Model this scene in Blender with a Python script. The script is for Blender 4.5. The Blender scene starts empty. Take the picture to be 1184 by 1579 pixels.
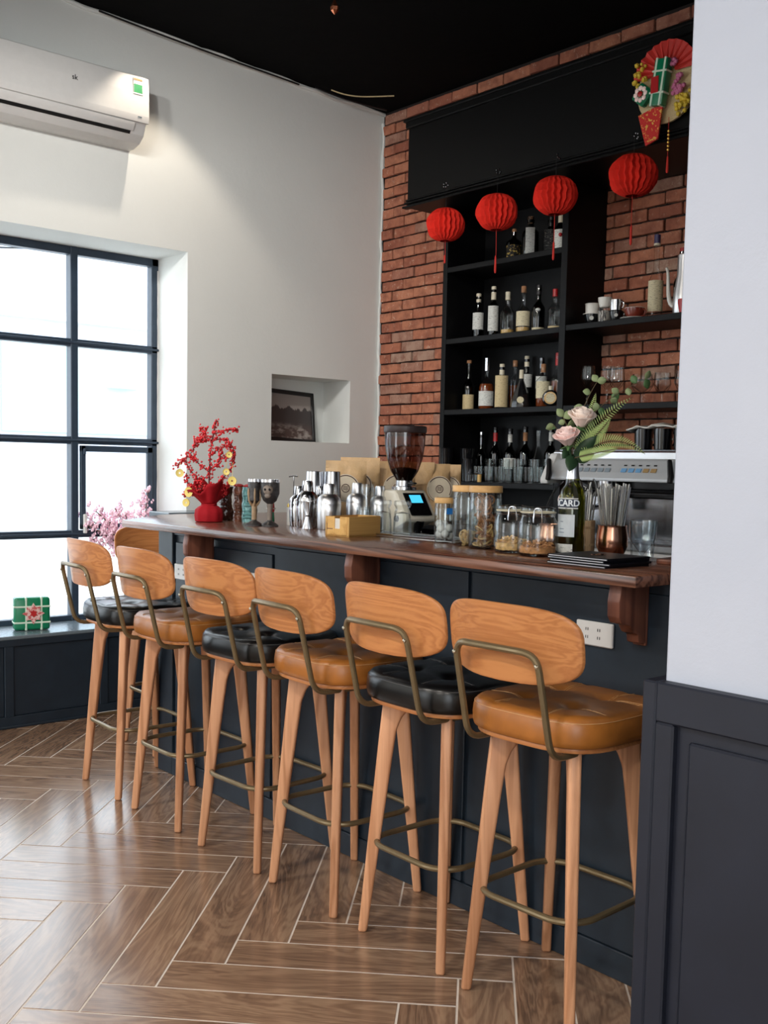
import bpy, bmesh, math, random
from mathutils import Vector, Matrix
R = math.radians
PI = math.pi
rnd = random.Random(7)
SC = bpy.context.scene
COL = SC.collection

# ------------------------------------------------------------------ camera
cam_d = bpy.data.cameras.new('camera')
cam = bpy.data.objects.new('camera', cam_d); COL.objects.link(cam)
right = Vector((0.6536, 0.7566, 0.0199)); down = Vector((0.0726, -0.0365, -0.9967)); fwd = Vector((-0.7534, 0.6528, -0.0788))
rot = Matrix((right, -down, -fwd)).transposed()
cam.matrix_world = Matrix.Translation((0, 0, 1.409)) @ rot.to_4x4()
cam_d.sensor_fit = 'VERTICAL'; cam_d.sensor_height = 24.0; cam_d.sensor_width = 18.0
cam_d.lens = 1631.0 / 1579.0 * 24.0
cam_d.shift_x = 1.8 / 1579.0; cam_d.shift_y = 58.0 / 1579.0
cam_d.clip_start = 0.05; cam_d.clip_end = 200
SC.camera = cam

# ------------------------------------------------------------------ sky, lights, exposure
world = bpy.data.worlds.new('overcast_sky'); SC.world = world; world.use_nodes = True
bg = world.node_tree.nodes['Background']
bg.inputs['Color'].default_value = (0.90, 0.955, 1.0, 1); bg.inputs['Strength'].default_value = 3.5

def portal(name, loc, rot_e, sx, sy):
    d = bpy.data.lights.new(name, 'AREA'); d.shape = 'RECTANGLE'; d.size = sx; d.size_y = sy
    d.cycles.is_portal = True
    o = bpy.data.objects.new(name, d); COL.objects.link(o); o.location = loc; o.rotation_euler = rot_e
    return o
portal('portal_side', (-5.83, 1.57, 1.54), (0, R(-90), 0), 2.1, 3.2)
portal('portal_right', (2.45, -2.1, 1.8), (0, R(90), 0), 3.2, 2.6)
portal('portal_front', (-4.0, -3.85, 1.6), (R(90), 0, 0), 1.6, 2.8)
def spot(name, loc, target, watt, deg, blend, col, size=.03):
    d = bpy.data.lights.new(name, 'SPOT'); d.energy = watt; d.spot_size = R(deg); d.spot_blend = blend; d.color = col; d.shadow_soft_size = size
    o = bpy.data.objects.new(name, d); COL.objects.link(o); o.location = loc
    o.rotation_euler = (Vector(target) - Vector(loc)).to_track_quat('-Z', 'Y').to_euler()
    return o
spot('ceiling_spot_lamp', (-4.955, 2.87, 3.70), (-5.12, 2.80, 0.9), 19, 94, .4, (1, .86, .70), .02)
XLW = -5.394
def overhead_fill(x, y, watt):  # added fill light overhead, out of view, to lift the dim interior
    d = bpy.data.lights.new('overhead_fill', 'AREA'); d.shape = 'DISK'; d.size = .22; d.energy = watt; d.color = (1, .93, .84)
    o = bpy.data.objects.new('overhead_fill', d); COL.objects.link(o); o.location = (x, y, 3.55)
for lx, ly in ((-3.4, -1.0), (-1.4, -1.0), (.6, -1.0), (-3.4, -2.6), (-.6, -2.6)): overhead_fill(lx, ly, 34)
for tx, ty, px_, pz in ((-3.3, .5, 3.0, 1.8), (-3.0, 1.0, 4.0, 1.9)): spot('wall_fill_spot', (tx, ty, 3.45), (XLW, px_, pz), 84, 74, .9, (1, .98, .94), .07)  # two unseen spots added to brighten the left wall
SC.view_settings.view_transform = 'Standard'; SC.view_settings.look = 'None'
SC.view_settings.exposure = 0.48; SC.view_settings.gamma = 1.0; SC.view_settings.use_curve_mapping = False
SC.cycles.caustics_reflective = False; SC.cycles.caustics_refractive = False
SC.cycles.max_bounces = 10; SC.cycles.transparent_max_bounces = 24; SC.cycles.diffuse_bounces = 5
SC.cycles.sample_clamp_indirect = 6.0

# ------------------------------------------------------------------ materials
def lin(c):
    return tuple(((v / 255 / 12.92) if v <= 10 else ((v / 255 + .055) / 1.055) ** 2.4) for v in c) + (1,)
class NT:
    def __init__(s, name):
        s.m = bpy.data.materials.new(name); s.m.use_nodes = True
        s.t = s.m.node_tree; s.t.nodes.clear()
        s.out = s.t.nodes.new('ShaderNodeOutputMaterial')
    def n(s, typ, **kw):
        o = s.t.nodes.new(typ)
        for k, v in kw.items():
            if hasattr(o, k): setattr(o, k, v)
            else: o.inputs[k.replace('_', ' ')].default_value = v
        return o
    def l(s, a, ao, b, bi):
        s.t.links.new(a.outputs[ao], b.inputs[bi])
    def bsdf(s, col=None, rough=.5, metal=0, spec=.5, **kw):
        b = s.n('ShaderNodeBsdfPrincipled'); b.inputs['Roughness'].default_value = rough
        b.inputs['Metallic'].default_value = metal; b.inputs['Specular IOR Level'].default_value = spec
        if col: b.inputs['Base Color'].default_value = col
        for k, v in kw.items(): b.inputs[k.replace('_', ' ')].default_value = v
        s.l(b, 0, s.out, 'Surface'); s.b = b
        return b
    def coords(s, scale=(1, 1, 1), rand=0.0, kind='Object'):
        tc = s.n('ShaderNodeTexCoord'); mp = s.n('ShaderNodeMapping'); mp.inputs['Scale'].default_value = scale
        if rand:
            oi = s.n('ShaderNodeObjectInfo'); mu = s.n('ShaderNodeVectorMath', operation='SCALE'); mu.inputs[0].default_value = (1.3, 2.1, 1.7)
            ml = s.n('ShaderNodeMath', operation='MULTIPLY'); ml.inputs[1].default_value = rand
            s.l(oi, 'Random', ml, 0); s.l(ml, 0, mu, 'Scale')
            ad = s.n('ShaderNodeVectorMath', operation='ADD'); s.l(tc, kind, ad, 0); s.l(mu, 0, ad, 1); s.l(ad, 0, mp, 'Vector')
        else: s.l(tc, kind, mp, 'Vector')
        return mp
    def noise(s, mp, scale, detail=4, rough=.55, dist=0):
        o = s.n('ShaderNodeTexNoise'); o.inputs['Scale'].default_value = scale; o.inputs['Detail'].default_value = detail
        o.inputs['Roughness'].default_value = rough; o.inputs['Distortion'].default_value = dist
        s.l(mp, 0, o, 'Vector'); return o
    def ramp(s, src, so, stops):
        r = s.n('ShaderNodeValToRGB'); e = r.color_ramp.elements
        e[0].position, e[0].color = stops[0]; e[1].position, e[1].color = stops[-1]
        for p, c in stops[1:-1]:
            q = e.new(p); q.color = c
        s.l(src, so, r, 'Fac'); return r
    def mix(s, a, ao, b, bo, fac=None, fo=0, mode='MIX', f=.5):
        m = s.n('ShaderNodeMix', data_type='RGBA', blend_type=mode); m.inputs[0].default_value = f
        if fac is not None: s.l(fac, fo, m, 0)
        for src, o, i in ((a, ao, 6), (b, bo, 7)):
            if isinstance(src, tuple): m.inputs[i].default_value = src
            else: s.l(src, o, m, i)
        return m
    def bump(s, src, so, dist=.002, strength=.5):
        b = s.n('ShaderNodeBump'); b.inputs['Distance'].default_value = dist; b.inputs['Strength'].default_value = strength
        s.l(src, so, b, 'Height'); s.l(b, 0, s.b, 'Normal'); return b

def plain(name, rgb, rough=.5, metal=0, spec=.5, var=.06, bump=0, scale=30, **kw):
    t = NT(name); b = t.bsdf(lin(rgb), rough, metal, spec, **kw)
    mp = t.coords((1, 1, 1), 3.0); nz = t.noise(mp, scale, 4)
    c = lin(rgb)
    r = t.ramp(nz, 'Fac', [(.3, tuple(max(0, v * (1 - var)) for v in c[:3]) + (1,)), (.7, tuple(min(1, v * (1 + var)) for v in c[:3]) + (1,))])
    t.l(r, 0, b, 'Base Color')
    if bump: t.bump(nz, 'Fac', bump, .6)
    return t.m
def wood(name, light, dark, axis=0, rough=.45, spec=.4, fine=60, big=5, rand=5.0, stretch=12, bump=.0004, contrast=(.32, .68), coat=0, ring=34):
    t = NT(name); b = t.bsdf(None, rough, 0, spec)
    sc = [1, 1, 1]; sc[axis] = 1.0 / stretch
    mp = t.coords(tuple(sc), rand)
    wv = t.noise(mp, big, 3, .5, 1.2)
    # growth rings: sine of the warped field
    ml = t.n('ShaderNodeMath', operation='MULTIPLY'); ml.inputs[1].default_value = ring; t.l(wv, 'Fac', ml, 0)
    sn = t.n('ShaderNodeMath', operation='SINE'); t.l(ml, 0, sn, 0)
    mr = t.n('ShaderNodeMapRange'); mr.inputs[1].default_value = -1; mr.inputs[2].default_value = 1; t.l(sn, 0, mr, 0)
    sc2 = [1, 1, 1]; sc2[axis] = 1.0 / (stretch * 3)
    mp2 = t.coords(tuple(sc2), rand); fn = t.noise(mp2, fine * 3, 5, .65)
    mx = t.n('ShaderNodeMath', operation='MULTIPLY_ADD'); mx.inputs[1].default_value = .45; t.l(mr, 0, mx, 0)
    fm = t.n('ShaderNodeMath', operation='MULTIPLY'); fm.inputs[1].default_value = .6; t.l(fn, 'Fac', fm, 0); t.l(fm, 0, mx, 2)
    rp = t.ramp(mx, 0, [(contrast[0] - .1, lin(dark)), (contrast[1] + .05, lin(light))])
    oi = t.n('ShaderNodeObjectInfo'); mr2 = t.n('ShaderNodeMapRange'); mr2.inputs[3].default_value = .86; mr2.inputs[4].default_value = 1.1; t.l(oi, 'Random', mr2, 0)
    hs = t.n('ShaderNodeHueSaturation'); t.l(rp, 0, hs, 'Color'); t.l(mr2, 0, hs, 'Value'); t.l(hs, 0, b, 'Base Color')
    if coat: b.inputs['Coat Weight'].default_value = coat; b.inputs['Coat Roughness'].default_value = .12
    t.bump(mx, 0, bump, .35)
    return t.m
def glass(name, tint=(255, 255, 255), gloss=.06, rough=.02, edge=.55):
    t = NT(name)
    tr = t.n('ShaderNodeBsdfTransparent'); gl = t.n('ShaderNodeBsdfGlossy'); gl.inputs['Roughness'].default_value = rough
    lw = t.n('ShaderNodeLayerWeight'); lw.inputs['Blend'].default_value = .35
    c = lin(tint); e = tuple(v * edge for v in c[:3]) + (1,)
    rp = t.ramp(lw, 'Facing', [(.35, c), (.97, e)]); t.l(rp, 0, tr, 'Color')
    lf = t.n('ShaderNodeLayerWeight'); lf.inputs['Blend'].default_value = .5
    pw = t.n('ShaderNodeMath', operation='POWER'); pw.inputs[1].default_value = 5; t.l(lf, 'Facing', pw, 0)
    ad = t.n('ShaderNodeMath', operation='MULTIPLY_ADD'); ad.inputs[1].default_value = .8; ad.inputs[2].default_value = .03 + gloss; t.l(pw, 0, ad, 0)
    mx = t.n('ShaderNodeMixShader'); t.l(ad, 0, mx, 0); t.l(tr, 0, mx, 1); t.l(gl, 0, mx, 2); t.l(mx, 0, t.out, 'Surface')
    return t.m
def metal(name, rgb, rough=.25, brushed=0, axis=2):
    t = NT(name); b = t.bsdf(lin(rgb), rough, 1.0, .5)
    sc = [1, 1, 1]; sc[axis] = .05
    mp = t.coords(tuple(sc), 2.0); nz = t.noise(mp, 40 if not brushed else 220, 3)
    mr = t.n('ShaderNodeMapRange'); mr.inputs[3].default_value = max(.02, rough * .75); mr.inputs[4].default_value = rough * 1.3; t.l(nz, 'Fac', mr, 0); t.l(mr, 0, b, 'Roughness')
    return t.m
def emit(name, rgb, s=1):
    t = NT(name); e = t.n('ShaderNodeEmission'); e.inputs['Color'].default_value = lin(rgb); e.inputs['Strength'].default_value = s
    t.l(e, 0, t.out, 'Surface'); return t.m
def printed(name, paper, ink, scale=70, thresh=.56, bands=(1, 1, 9)):
    t = NT(name); b = t.bsdf(None, .6, 0, .3)
    mp = t.coords(bands, 4.0); nz = t.noise(mp, scale, 2, .7)
    r = t.ramp(nz, 'Fac', [(thresh, lin(paper)), (thresh + .04, lin(ink))]); r.color_ramp.interpolation = 'LINEAR'
    t.l(r, 0, b, 'Base Color'); return t.m

M = {}
def plaster(name, rgb, warm):
    t = NT(name); b = t.bsdf(None, .85, 0, .25)
    mp = t.coords(); n1 = t.noise(mp, 1.3, 5, .6); n2 = t.noise(mp, 14, 5, .7)
    r = t.ramp(n1, 'Fac', [(.3, lin(rgb)), (.7, lin(warm))]); t.l(r, 0, b, 'Base Color'); t.bump(n2, 'Fac', .004, .35)
    return t.m
M['wall'] = plaster('wall_plaster', (225, 227, 224), (230, 232, 229))
M['pillar'] = plaster('pillar_plaster', (186, 193, 208), (194, 200, 214))
M['ceiling'] = plain('black_ceiling_paint', (5, 5, 6), .9, spec=.1, bump=.004, scale=9)
M['navy'] = plain('navy_panel_paint', (31, 42, 53), .42, spec=.45, var=.16, bump=.0004, scale=11)
M['navy2'] = plain('navy_wainscot_paint', (29, 33, 45), .48, spec=.4, var=.12, bump=.0004, scale=9)
M['ledge'] = plain('slate_with_painted_sheen', (104, 116, 124), .24, spec=.5)  # slate made paler to stand in for light reflecting off the ledge
M['black_wood'] = plain('black_shelf_paint', (7, 7, 9), .5, spec=.22, var=.15)
M['grout'] = plain('tile_grout', (216, 205, 194), .8, bump=.001)
M['mortar'] = plain('dark_mortar', (34, 26, 24), .9, bump=.003)
M['frame'] = plain('window_frame_paint', (50, 63, 78), .4, spec=.4)
M['pane'] = glass('window_glass', (250, 253, 255), .01, .01, .9)
M['white'] = plain('white_plastic', (220, 219, 217), .35, var=.02)
M['dark'] = plain('dark_recess', (12, 12, 13), .6)
M['oak'] = wood('stool_ash_wood', (196, 132, 80), (174, 110, 64), 0, .38, .42, 60, 9, 6, 45, .0002, ring=60)
M['oak_leg'] = wood('stool_leg_wood', (212, 158, 120), (178, 124, 88), 2, .42, .4, 60, 7, 6, 16, .0003)
M['brass'] = plain('antique_brass_tube', (124, 108, 80), .36, .55, var=.08)
M['screw'] = metal('screw_steel', (190, 180, 160), .3)
M['counter'] = wood('walnut_counter_wood', (134, 90, 70), (66, 40, 31), 0, .26, .5, 45, 5, 0, 22, .0004, coat=.25, ring=70)
M['bracket'] = wood('bracket_wood', (128, 80, 62), (84, 48, 38), 2, .4, .4, 45, 4, 4, 8)
M['tan'] = plain('tan_leather', (162, 100, 42), .34, spec=.5, var=.16, bump=.0006, scale=16)
M['black_leather'] = plain('black_leather', (12, 12, 13), .28, spec=.45, var=.2, bump=.0005, scale=22)
M['stitch'] = plain('cream_stitching', (205, 160, 110), .7)
M['stitch_dark'] = plain('grey_stitching', (84, 82, 82), .6)
def tile_mat():
    t = NT('wood_look_tile'); b = t.bsdf(None, .2, 0, 1.0)
    mp = t.coords((.16, 1, 1), 9.0); wv = t.noise(mp, 6, 4, .55, 1.6)
    ml = t.n('ShaderNodeMath', operation='MULTIPLY'); ml.inputs[1].default_value = 60; t.l(wv, 'Fac', ml, 0)
    sn = t.n('ShaderNodeMath', operation='SINE'); t.l(ml, 0, sn, 0)
    mp2 = t.coords((.05, 1, 1), 9.0); fn = t.noise(mp2, 130, 5, .7)
    mp3 = t.coords((.3, 1, 1), 9.0); bl = t.noise(mp3, 4.5, 3, .6, .8)
    a1 = t.n('ShaderNodeMath', operation='MULTIPLY_ADD'); a1.inputs[1].default_value = .11; t.l(sn, 0, a1, 0)
    f1 = t.n('ShaderNodeMath', operation='MULTIPLY'); f1.inputs[1].default_value = .5; t.l(fn, 'Fac', f1, 0); t.l(f1, 0, a1, 2)
    a2 = t.n('ShaderNodeMath', operation='MULTIPLY_ADD'); a2.inputs[1].default_value = .55; t.l(bl, 'Fac', a2, 0); t.l(a1, 0, a2, 2)
    r = t.ramp(a2, 0, [(.22, lin((84, 64, 52))), (.5, lin((134, 105, 84))), (.82, lin((166, 137, 111)))])
    mp4 = t.coords((1, 1, 1), 9.0); sp = t.noise(mp4, 22, 4, .6)
    sr = t.ramp(sp, 'Fac', [(.76, (0, 0, 0, 1)), (.80, (.3, .3, .3, 1))])
    mx = t.mix(r, 0, lin((170, 158, 148)), 0, sr, 0)
    t.l(mx, 2, b, 'Base Color')
    mr = t.n('ShaderNodeMapRange'); mr.inputs[3].default_value = .17; mr.inputs[4].default_value = .23; t.l(bl, 'Fac', mr, 0); t.l(mr, 0, b, 'Roughness')
    t.bump(a1, 0, .0003, .2)
    return t.m
M['tile'] = tile_mat()
def brick_mat():
    t = NT('old_red_brick'); b = t.bsdf(None, .88, 0, .2)
    mp = t.coords((1, 1, 1), 20.0); n1 = t.noise(mp, 14, 5, .65); n2 = t.noise(mp, 60, 4, .7); n3 = t.noise(mp, 30, 5, .8)
    oi = t.n('ShaderNodeObjectInfo')
    base = t.ramp(oi, 'Random', [(0, lin((158, 97, 78))), (.3, lin((182, 117, 92))), (.6, lin((192, 129, 101))), (.85, lin((170, 110, 90))), (1, lin((176, 144, 126)))])
    m1 = t.mix(base, 0, lin((130, 78, 64)), 0, t.ramp(n1, 'Fac', [(.42, (0, 0, 0, 1)), (.68, (.75, .75, .75, 1))]), 0)
    m2 = t.mix(m1, 2, lin((226, 198, 176)), 0, t.ramp(n3, 'Fac', [(.58, (0, 0, 0, 1)), (.70, (.65, .65, .65, 1))]), 0)
    m3 = t.mix(m2, 2, lin((60, 36, 32)), 0, t.ramp(n2, 'Fac', [(.66, (0, 0, 0, 1)), (.74, (.7, .7, .7, 1))]), 0)
    t.l(m3, 2, b, 'Base Color'); t.bump(n3, 'Fac', .006, .7)
    return t.m
M['brick'] = brick_mat()

# ------------------------------------------------------------------ mesh builder
class MB:
    def __init__(s): s.v = []; s.f = []; s.X = Matrix.Identity(4)
    def at(s, loc=(0, 0, 0), rz=0, rx=0, ry=0, sc=1):
        s.X = Matrix.Translation(loc) @ Matrix.Rotation(rz, 4, 'Z') @ Matrix.Rotation(rx, 4, 'X') @ Matrix.Rotation(ry, 4, 'Y') @ Matrix.Scale(sc, 4); return s
    def mat(s, X): s.X = X; return s
    def add(s, vs, fs):
        n = len(s.v); s.v += [tuple(s.X @ Vector(p)) for p in vs]; s.f += [tuple(n + i for i in f) for f in fs]; return s
    def bm(s, bm):
        bm.verts.index_update(); s.add([v.co[:] for v in bm.verts], [[v.index for v in f.verts] for f in bm.faces]); bm.free(); return s
    def box(s, x0, x1, y0, y1, z0, z1, bev=0, seg=1):
        if not bev:
            return s.add([(x0, y0, z0), (x1, y0, z0), (x1, y1, z0), (x0, y1, z0), (x0, y0, z1), (x1, y0, z1), (x1, y1, z1), (x0, y1, z1)],
                         [(0, 3, 2, 1), (4, 5, 6, 7), (0, 1, 5, 4), (1, 2, 6, 5), (2, 3, 7, 6), (3, 0, 4, 7)])
        b = bmesh.new(); bmesh.ops.create_cube(b, size=1)
        for v in b.verts: v.co = ((x0 + x1) / 2 + v.co.x * (x1 - x0), (y0 + y1) / 2 + v.co.y * (y1 - y0), (z0 + z1) / 2 + v.co.z * (z1 - z0))
        bmesh.ops.bevel(b, geom=b.edges[:], offset=bev, segments=seg, affect='EDGES', profile=.5)
        return s.bm(b)
    def lathe(s, prof, n=24, c=(0, 0), closed=False, lobes=0, amp=0):
        vs, fs = [], []
        for r, z in prof:
            for i in range(n):
                a = 2 * PI * i / n; k = r * (1 + (amp * math.cos(lobes * a) if lobes else 0))
                vs.append((c[0] + k * math.cos(a), c[1] + k * math.sin(a), z))
        m = len(prof)
        for j in range(m if closed else m - 1):
            for i in range(n):
                a = j * n + i; b = j * n + (i + 1) % n; j2 = (j + 1) % m
                fs.append((a, b, j2 * n + (i + 1) % n, j2 * n + i))
        if not closed:
            if prof[0][0] > 1e-4: fs.append(tuple(range(n - 1, -1, -1)))
            if prof[-1][0] > 1e-4: fs.append(tuple((m - 1) * n + i for i in range(n)))
        return s.add(vs, fs)
    def open_lathe(s, prof, n=24, c=(0, 0)):
        vs, fs = [], []
        for r, z in prof:
            for i in range(n):
                a = 2 * PI * i / n; vs.append((c[0] + r * math.cos(a), c[1] + r * math.sin(a), z))
        for j in range(len(prof) - 1):
            for i in range(n): fs.append((j * n + i, j * n + (i + 1) % n, (j + 1) * n + (i + 1) % n, (j + 1) * n + i))
        return s.add(vs, fs)
    def tube(s, pts, r, n=10, closed=False):
        pts = [Vector(p) for p in pts]; m = len(pts); rs = r if isinstance(r, (list, tuple)) else [r] * m
        vs, fs = [], []; nv = None
        for i, p in enumerate(pts):
            if closed: d = pts[(i + 1) % m] - pts[i - 1]
            else: d = pts[min(i + 1, m - 1)] - pts[max(i - 1, 0)]
            d.normalize()
            if nv is None:
                nv = d.cross(Vector((0, 0, 1)) if abs(d.z) < .9 else Vector((1, 0, 0))).normalized()
            nv = (nv - d * nv.dot(d)).normalized(); b = d.cross(nv)
            for k in range(n):
                a = 2 * PI * k / n; vs.append(p + (nv * math.cos(a) + b * math.sin(a)) * rs[i])
        for i in range(m if closed else m - 1):
            j = (i + 1) % m
            for k in range(n): fs.append((i * n + k, i * n + (k + 1) % n, j * n + (k + 1) % n, j * n + k))
        if not closed: fs.append(tuple(range(n - 1, -1, -1))); fs.append(tuple((m - 1) * n + k for k in range(n)))
        return s.add(vs, fs)
    def prism(s, poly, a0, a1, plane='xy', bev=0, seg=2):
        n = len(poly)
        def P(u, v, w): return (u, v, w) if plane == 'xy' else (u, w, v) if plane == 'xz' else (w, u, v)
        vs = [P(u, v, a0) for u, v in poly] + [P(u, v, a1) for u, v in poly]
        fs = [tuple(range(n - 1, -1, -1)), tuple(range(n, 2 * n))] + [(i, (i + 1) % n, n + (i + 1) % n, n + i) for i in range(n)]
        if not bev: return s.add(vs, fs)
        b = bmesh.new(); bv = [b.verts.new(v) for v in vs]
        for f in fs: b.faces.new([bv[i] for i in f])
        bmesh.ops.recalc_face_normals(b, faces=b.faces[:])
        bmesh.ops.bevel(b, geom=b.edges[:], offset=bev, segments=seg, affect='EDGES', profile=.5)
        return s.bm(b)
    def ball(s, c, r, n=10, m=6, sz=1):
        prof = [(max(1e-5, r * math.sin(PI * j / m)), c[2] - r * sz * math.cos(PI * j / m)) for j in range(m + 1)]
        return s.lathe(prof, n, (c[0], c[1]))
    def ico(s, c, r, sub=1, sc=(1, 1, 1)):
        b = bmesh.new(); bmesh.ops.create_icosphere(b, subdivisions=sub, radius=r)
        for v in b.verts: v.co = Vector((v.co.x * sc[0] + c[0], v.co.y * sc[1] + c[1], v.co.z * sc[2] + c[2]))
        return s.bm(b)
    def mesh(s, name, mats, smooth=35):
        me = bpy.data.meshes.new(name); me.from_pydata(s.v, [], s.f); me.update()
        b = bmesh.new(); b.from_mesh(me); bmesh.ops.recalc_face_normals(b, faces=b.faces[:]); b.to_mesh(me); b.free()
        for m in (mats if isinstance(mats, (list, tuple)) else [mats]): me.materials.append(m)
        if smooth:
            me.polygons.foreach_set('use_smooth', [True] * len(me.polygons)); me.set_sharp_from_angle(angle=R(smooth))
        return me
    def build(s, name, mat, parent=None, smooth=35, label=None):
        return link(name, s.mesh(name, mat, smooth), parent, label)
def link(name, me, parent=None, label=None, loc=None, rz=None):
    o = bpy.data.objects.new(name, me); COL.objects.link(o)
    if parent: o.parent = parent
    if label: o['label'] = label
    if loc: o.location = loc
    if rz is not None: o.rotation_euler[2] = rz
    return o
def tag(o, label=None, cat=None, group=None, kind=None):
    if label: o['label'] = label
    if cat: o['category'] = cat
    if group: o['group'] = group
    if kind: o['kind'] = kind
    return o
def thing(name, label, cat, loc=(0, 0, 0), rz=0, group=None):
    o = bpy.data.objects.new(name, None); COL.objects.link(o); o.location = loc; o.rotation_euler[2] = rz; o.empty_display_size = .05
    return tag(o, label, cat, group)
def struct(o): o['kind'] = 'structure'; return o
def stuff(o): o['kind'] = 'stuff'; return o
def dup(root, loc, rz=0, label=None, group=None):
    def cp(o, par):
        c = o.copy(); COL.objects.link(c)
        if par: c.parent = par
        for ch in kids.get(o.name, ()): cp(ch, c)
        return c
    kids = {}
    for o in root.children_recursive: kids.setdefault(o.parent.name, []).append(o)
    r = cp(root, None); r.location = loc; r.rotation_euler[2] = rz
    if label: r['label'] = label
    if group: r['group'] = group
    return r
def arc(c, r, a0, a1, n):
    return [(c[0] + r * math.cos(a0 + (a1 - a0) * i / n), c[1] + r * math.sin(a0 + (a1 - a0) * i / n)) for i in range(n + 1)]
def rrect(hx, hy, r, n=6):
    p = []
    for (sx, sy, a) in ((1, 1, 0), (-1, 1, 90), (-1, -1, 180), (1, -1, 270)):
        p += arc((sx * (hx - r), sy * (hy - r)), r, R(a), R(a + 90), n)
    return p
def superell(a, b, n, k=48):
    out = []
    for i in range(k):
        t = 2 * PI * i / k; c, s = math.cos(t), math.sin(t)
        out.append((a * math.copysign(abs(c) ** (2 / n), c), b * math.copysign(abs(s) ** (2 / n), s)))
    return out
def bezier(p, n=12):
    P = [Vector(q) for q in p]; out = []
    for i in range(n + 1):
        t = i / n; Q = P[:]
        while len(Q) > 1: Q = [Q[j].lerp(Q[j + 1], t) for j in range(len(Q) - 1)]
        out.append(Q[0])
    return out
def rounded(pts, r, n=5, closed=False):
    """polyline with its corners rounded"""
    P = [Vector(p) for p in pts]; out = []; m = len(P)
    for i in range(m):
        if not closed and i in (0, m - 1): out.append(P[i]); continue
        a, b, c = P[i - 1], P[i], P[(i + 1) % m]; d1 = (a - b); d2 = (c - b); k = min(r, d1.length * .49, d2.length * .49)
        out += bezier((b + d1.normalized() * k, b, b + d2.normalized() * k), n)
    return out
def text_mesh(body, size, ext=.0005, bold=.0):
    cu = bpy.data.curves.new('lettering', 'FONT'); cu.body = body; cu.size = size; cu.extrude = ext; cu.offset = bold; cu.align_x = 'CENTER'; cu.align_y = 'CENTER'; cu.resolution_u = 3
    o = bpy.data.objects.new('lettering', cu); COL.objects.link(o)
    dg = bpy.context.evaluated_depsgraph_get(); me = bpy.data.meshes.new_from_object(o.evaluated_get(dg))
    vs = [v.co[:] for v in me.vertices]; fs = [tuple(p.vertices) for p in me.polygons]
    bpy.data.objects.remove(o); bpy.data.curves.remove(cu); bpy.data.meshes.remove(me)
    return vs, fs
# ================================================================== ROOM
XL, YB, BZ = -5.394, 4.626, 3.70
XR, YF0 = 2.2, -3.6
def ceil_z(y): return 3.69 + (YB - y) * .042
# floor base (grout bed) with herringbone tiles as its children
floor = struct(MB().box(XL - .02, XR, YF0, YB, -.05, -.0012).build('floor', M['grout']))
TA = Vector((.72, .694)).normalized(); TB = Vector((-TA.y, TA.x)); TW, TL, A0, B0, G = .153, .81, -1.135, 2.53, .0062
def clip(poly, nx, ny, d):            # keep nx*x + ny*y <= d
    out = []
    for i, p in enumerate(poly):
        q = poly[(i + 1) % len(poly)]; a = p[0] * nx + p[1] * ny - d; b = q[0] * nx + q[1] * ny - d
        if a <= 0: out.append(p)
        if (a < 0 < b) or (b < 0 < a): t = a / (a - b); out.append((p[0] + (q[0] - p[0]) * t, p[1] + (q[1] - p[1]) * t))
    return out
def tile_mesh(poly):
    n = len(poly); cx = sum(p[0] for p in poly) / n; cy = sum(p[1] for p in poly) / n
    ins = [(p[0] + (cx - p[0]) * min(.4, .0012 / max(.01, math.hypot(p[0] - cx, p[1] - cy))), p[1] + (cy - p[1]) * min(.4, .0012 / max(.01, math.hypot(p[0] - cx, p[1] - cy)))) for p in poly]
    b = MB(); vs = [(x, y, -.008) for x, y in poly] + [(x, y, -.0006) for x, y in poly] + [(x, y, 0) for x, y in ins]
    fs = [tuple(range(n - 1, -1, -1)), tuple(2 * n + i for i in range(n))]
    for k in (0, 1): fs += [(k * n + i, k * n + (i + 1) % n, (k + 1) * n + (i + 1) % n, (k + 1) * n + i) for i in range(n)]
    return b.add(vs, fs).mesh('tile', M['tile'], 0)
full = tile_mesh([(0, 0), (TL - G, 0), (TL - G, TW - G), (0, TW - G)])
far_tiles = MB(); n_tile = 0
for s in range(-9, 10):
    for k in range(-70, 71):
        for kind in (0, 1):
            a, b = A0 + s * TL + k * TW, B0 - s * TL + k * TW
            if kind: a += TW                      # plank along A
            o2 = TA * a + TB * b; u, v = (TA, TB) if kind else (TB, -TA)
            if not kind: o2 = o2 + TA * (TW - G)
            q = [tuple(o2 + u * p + v * r) for p, r in ((0, 0), (TL - G, 0), (TL - G, TW - G), (0, TW - G))]
            c = clip(clip(clip(clip(q, -1, 0, -(XL + .012)), 1, 0, XR), 0, -1, -YF0), 0, 1, 3.3)
            if len(c) < 3: continue
            area = abs(sum(c[i][0] * c[(i + 1) % len(c)][1] - c[(i + 1) % len(c)][0] * c[i][1] for i in range(len(c)))) / 2
            if area < .0006: continue
            cx = sum(p[0] for p in c) / len(c); cy = sum(p[1] for p in c) / len(c)
            seen = (2.40 > cy or cx < -4.3) and cy > .55 and cx < -.75 and (cy > 0.55 + (-cx - 3.2) * .55 if cx < -3.2 else True)
            loc = [((Vector(p) - o2).dot(u), (Vector(p) - o2).dot(v)) for p in c]
            if seen:
                me = full if len(c) == 4 and abs(area - (TL - G) * (TW - G)) < 1e-4 else tile_mesh(loc)
                t = link('tile', me, floor, loc=(o2.x, o2.y, 0), rz=math.atan2(u.y, u.x)); n_tile += 1
            else:
                n = len(c); far_tiles.add([(x, y, -.008) for x, y in c] + [(x, y, 0) for x, y in c], [tuple(n + i for i in range(n))] + [(i, (i + 1) % n, n + (i + 1) % n, n + i) for i in range(n)])
stuff(far_tiles.build('tile_field', M['tile'], floor, 0))
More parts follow.
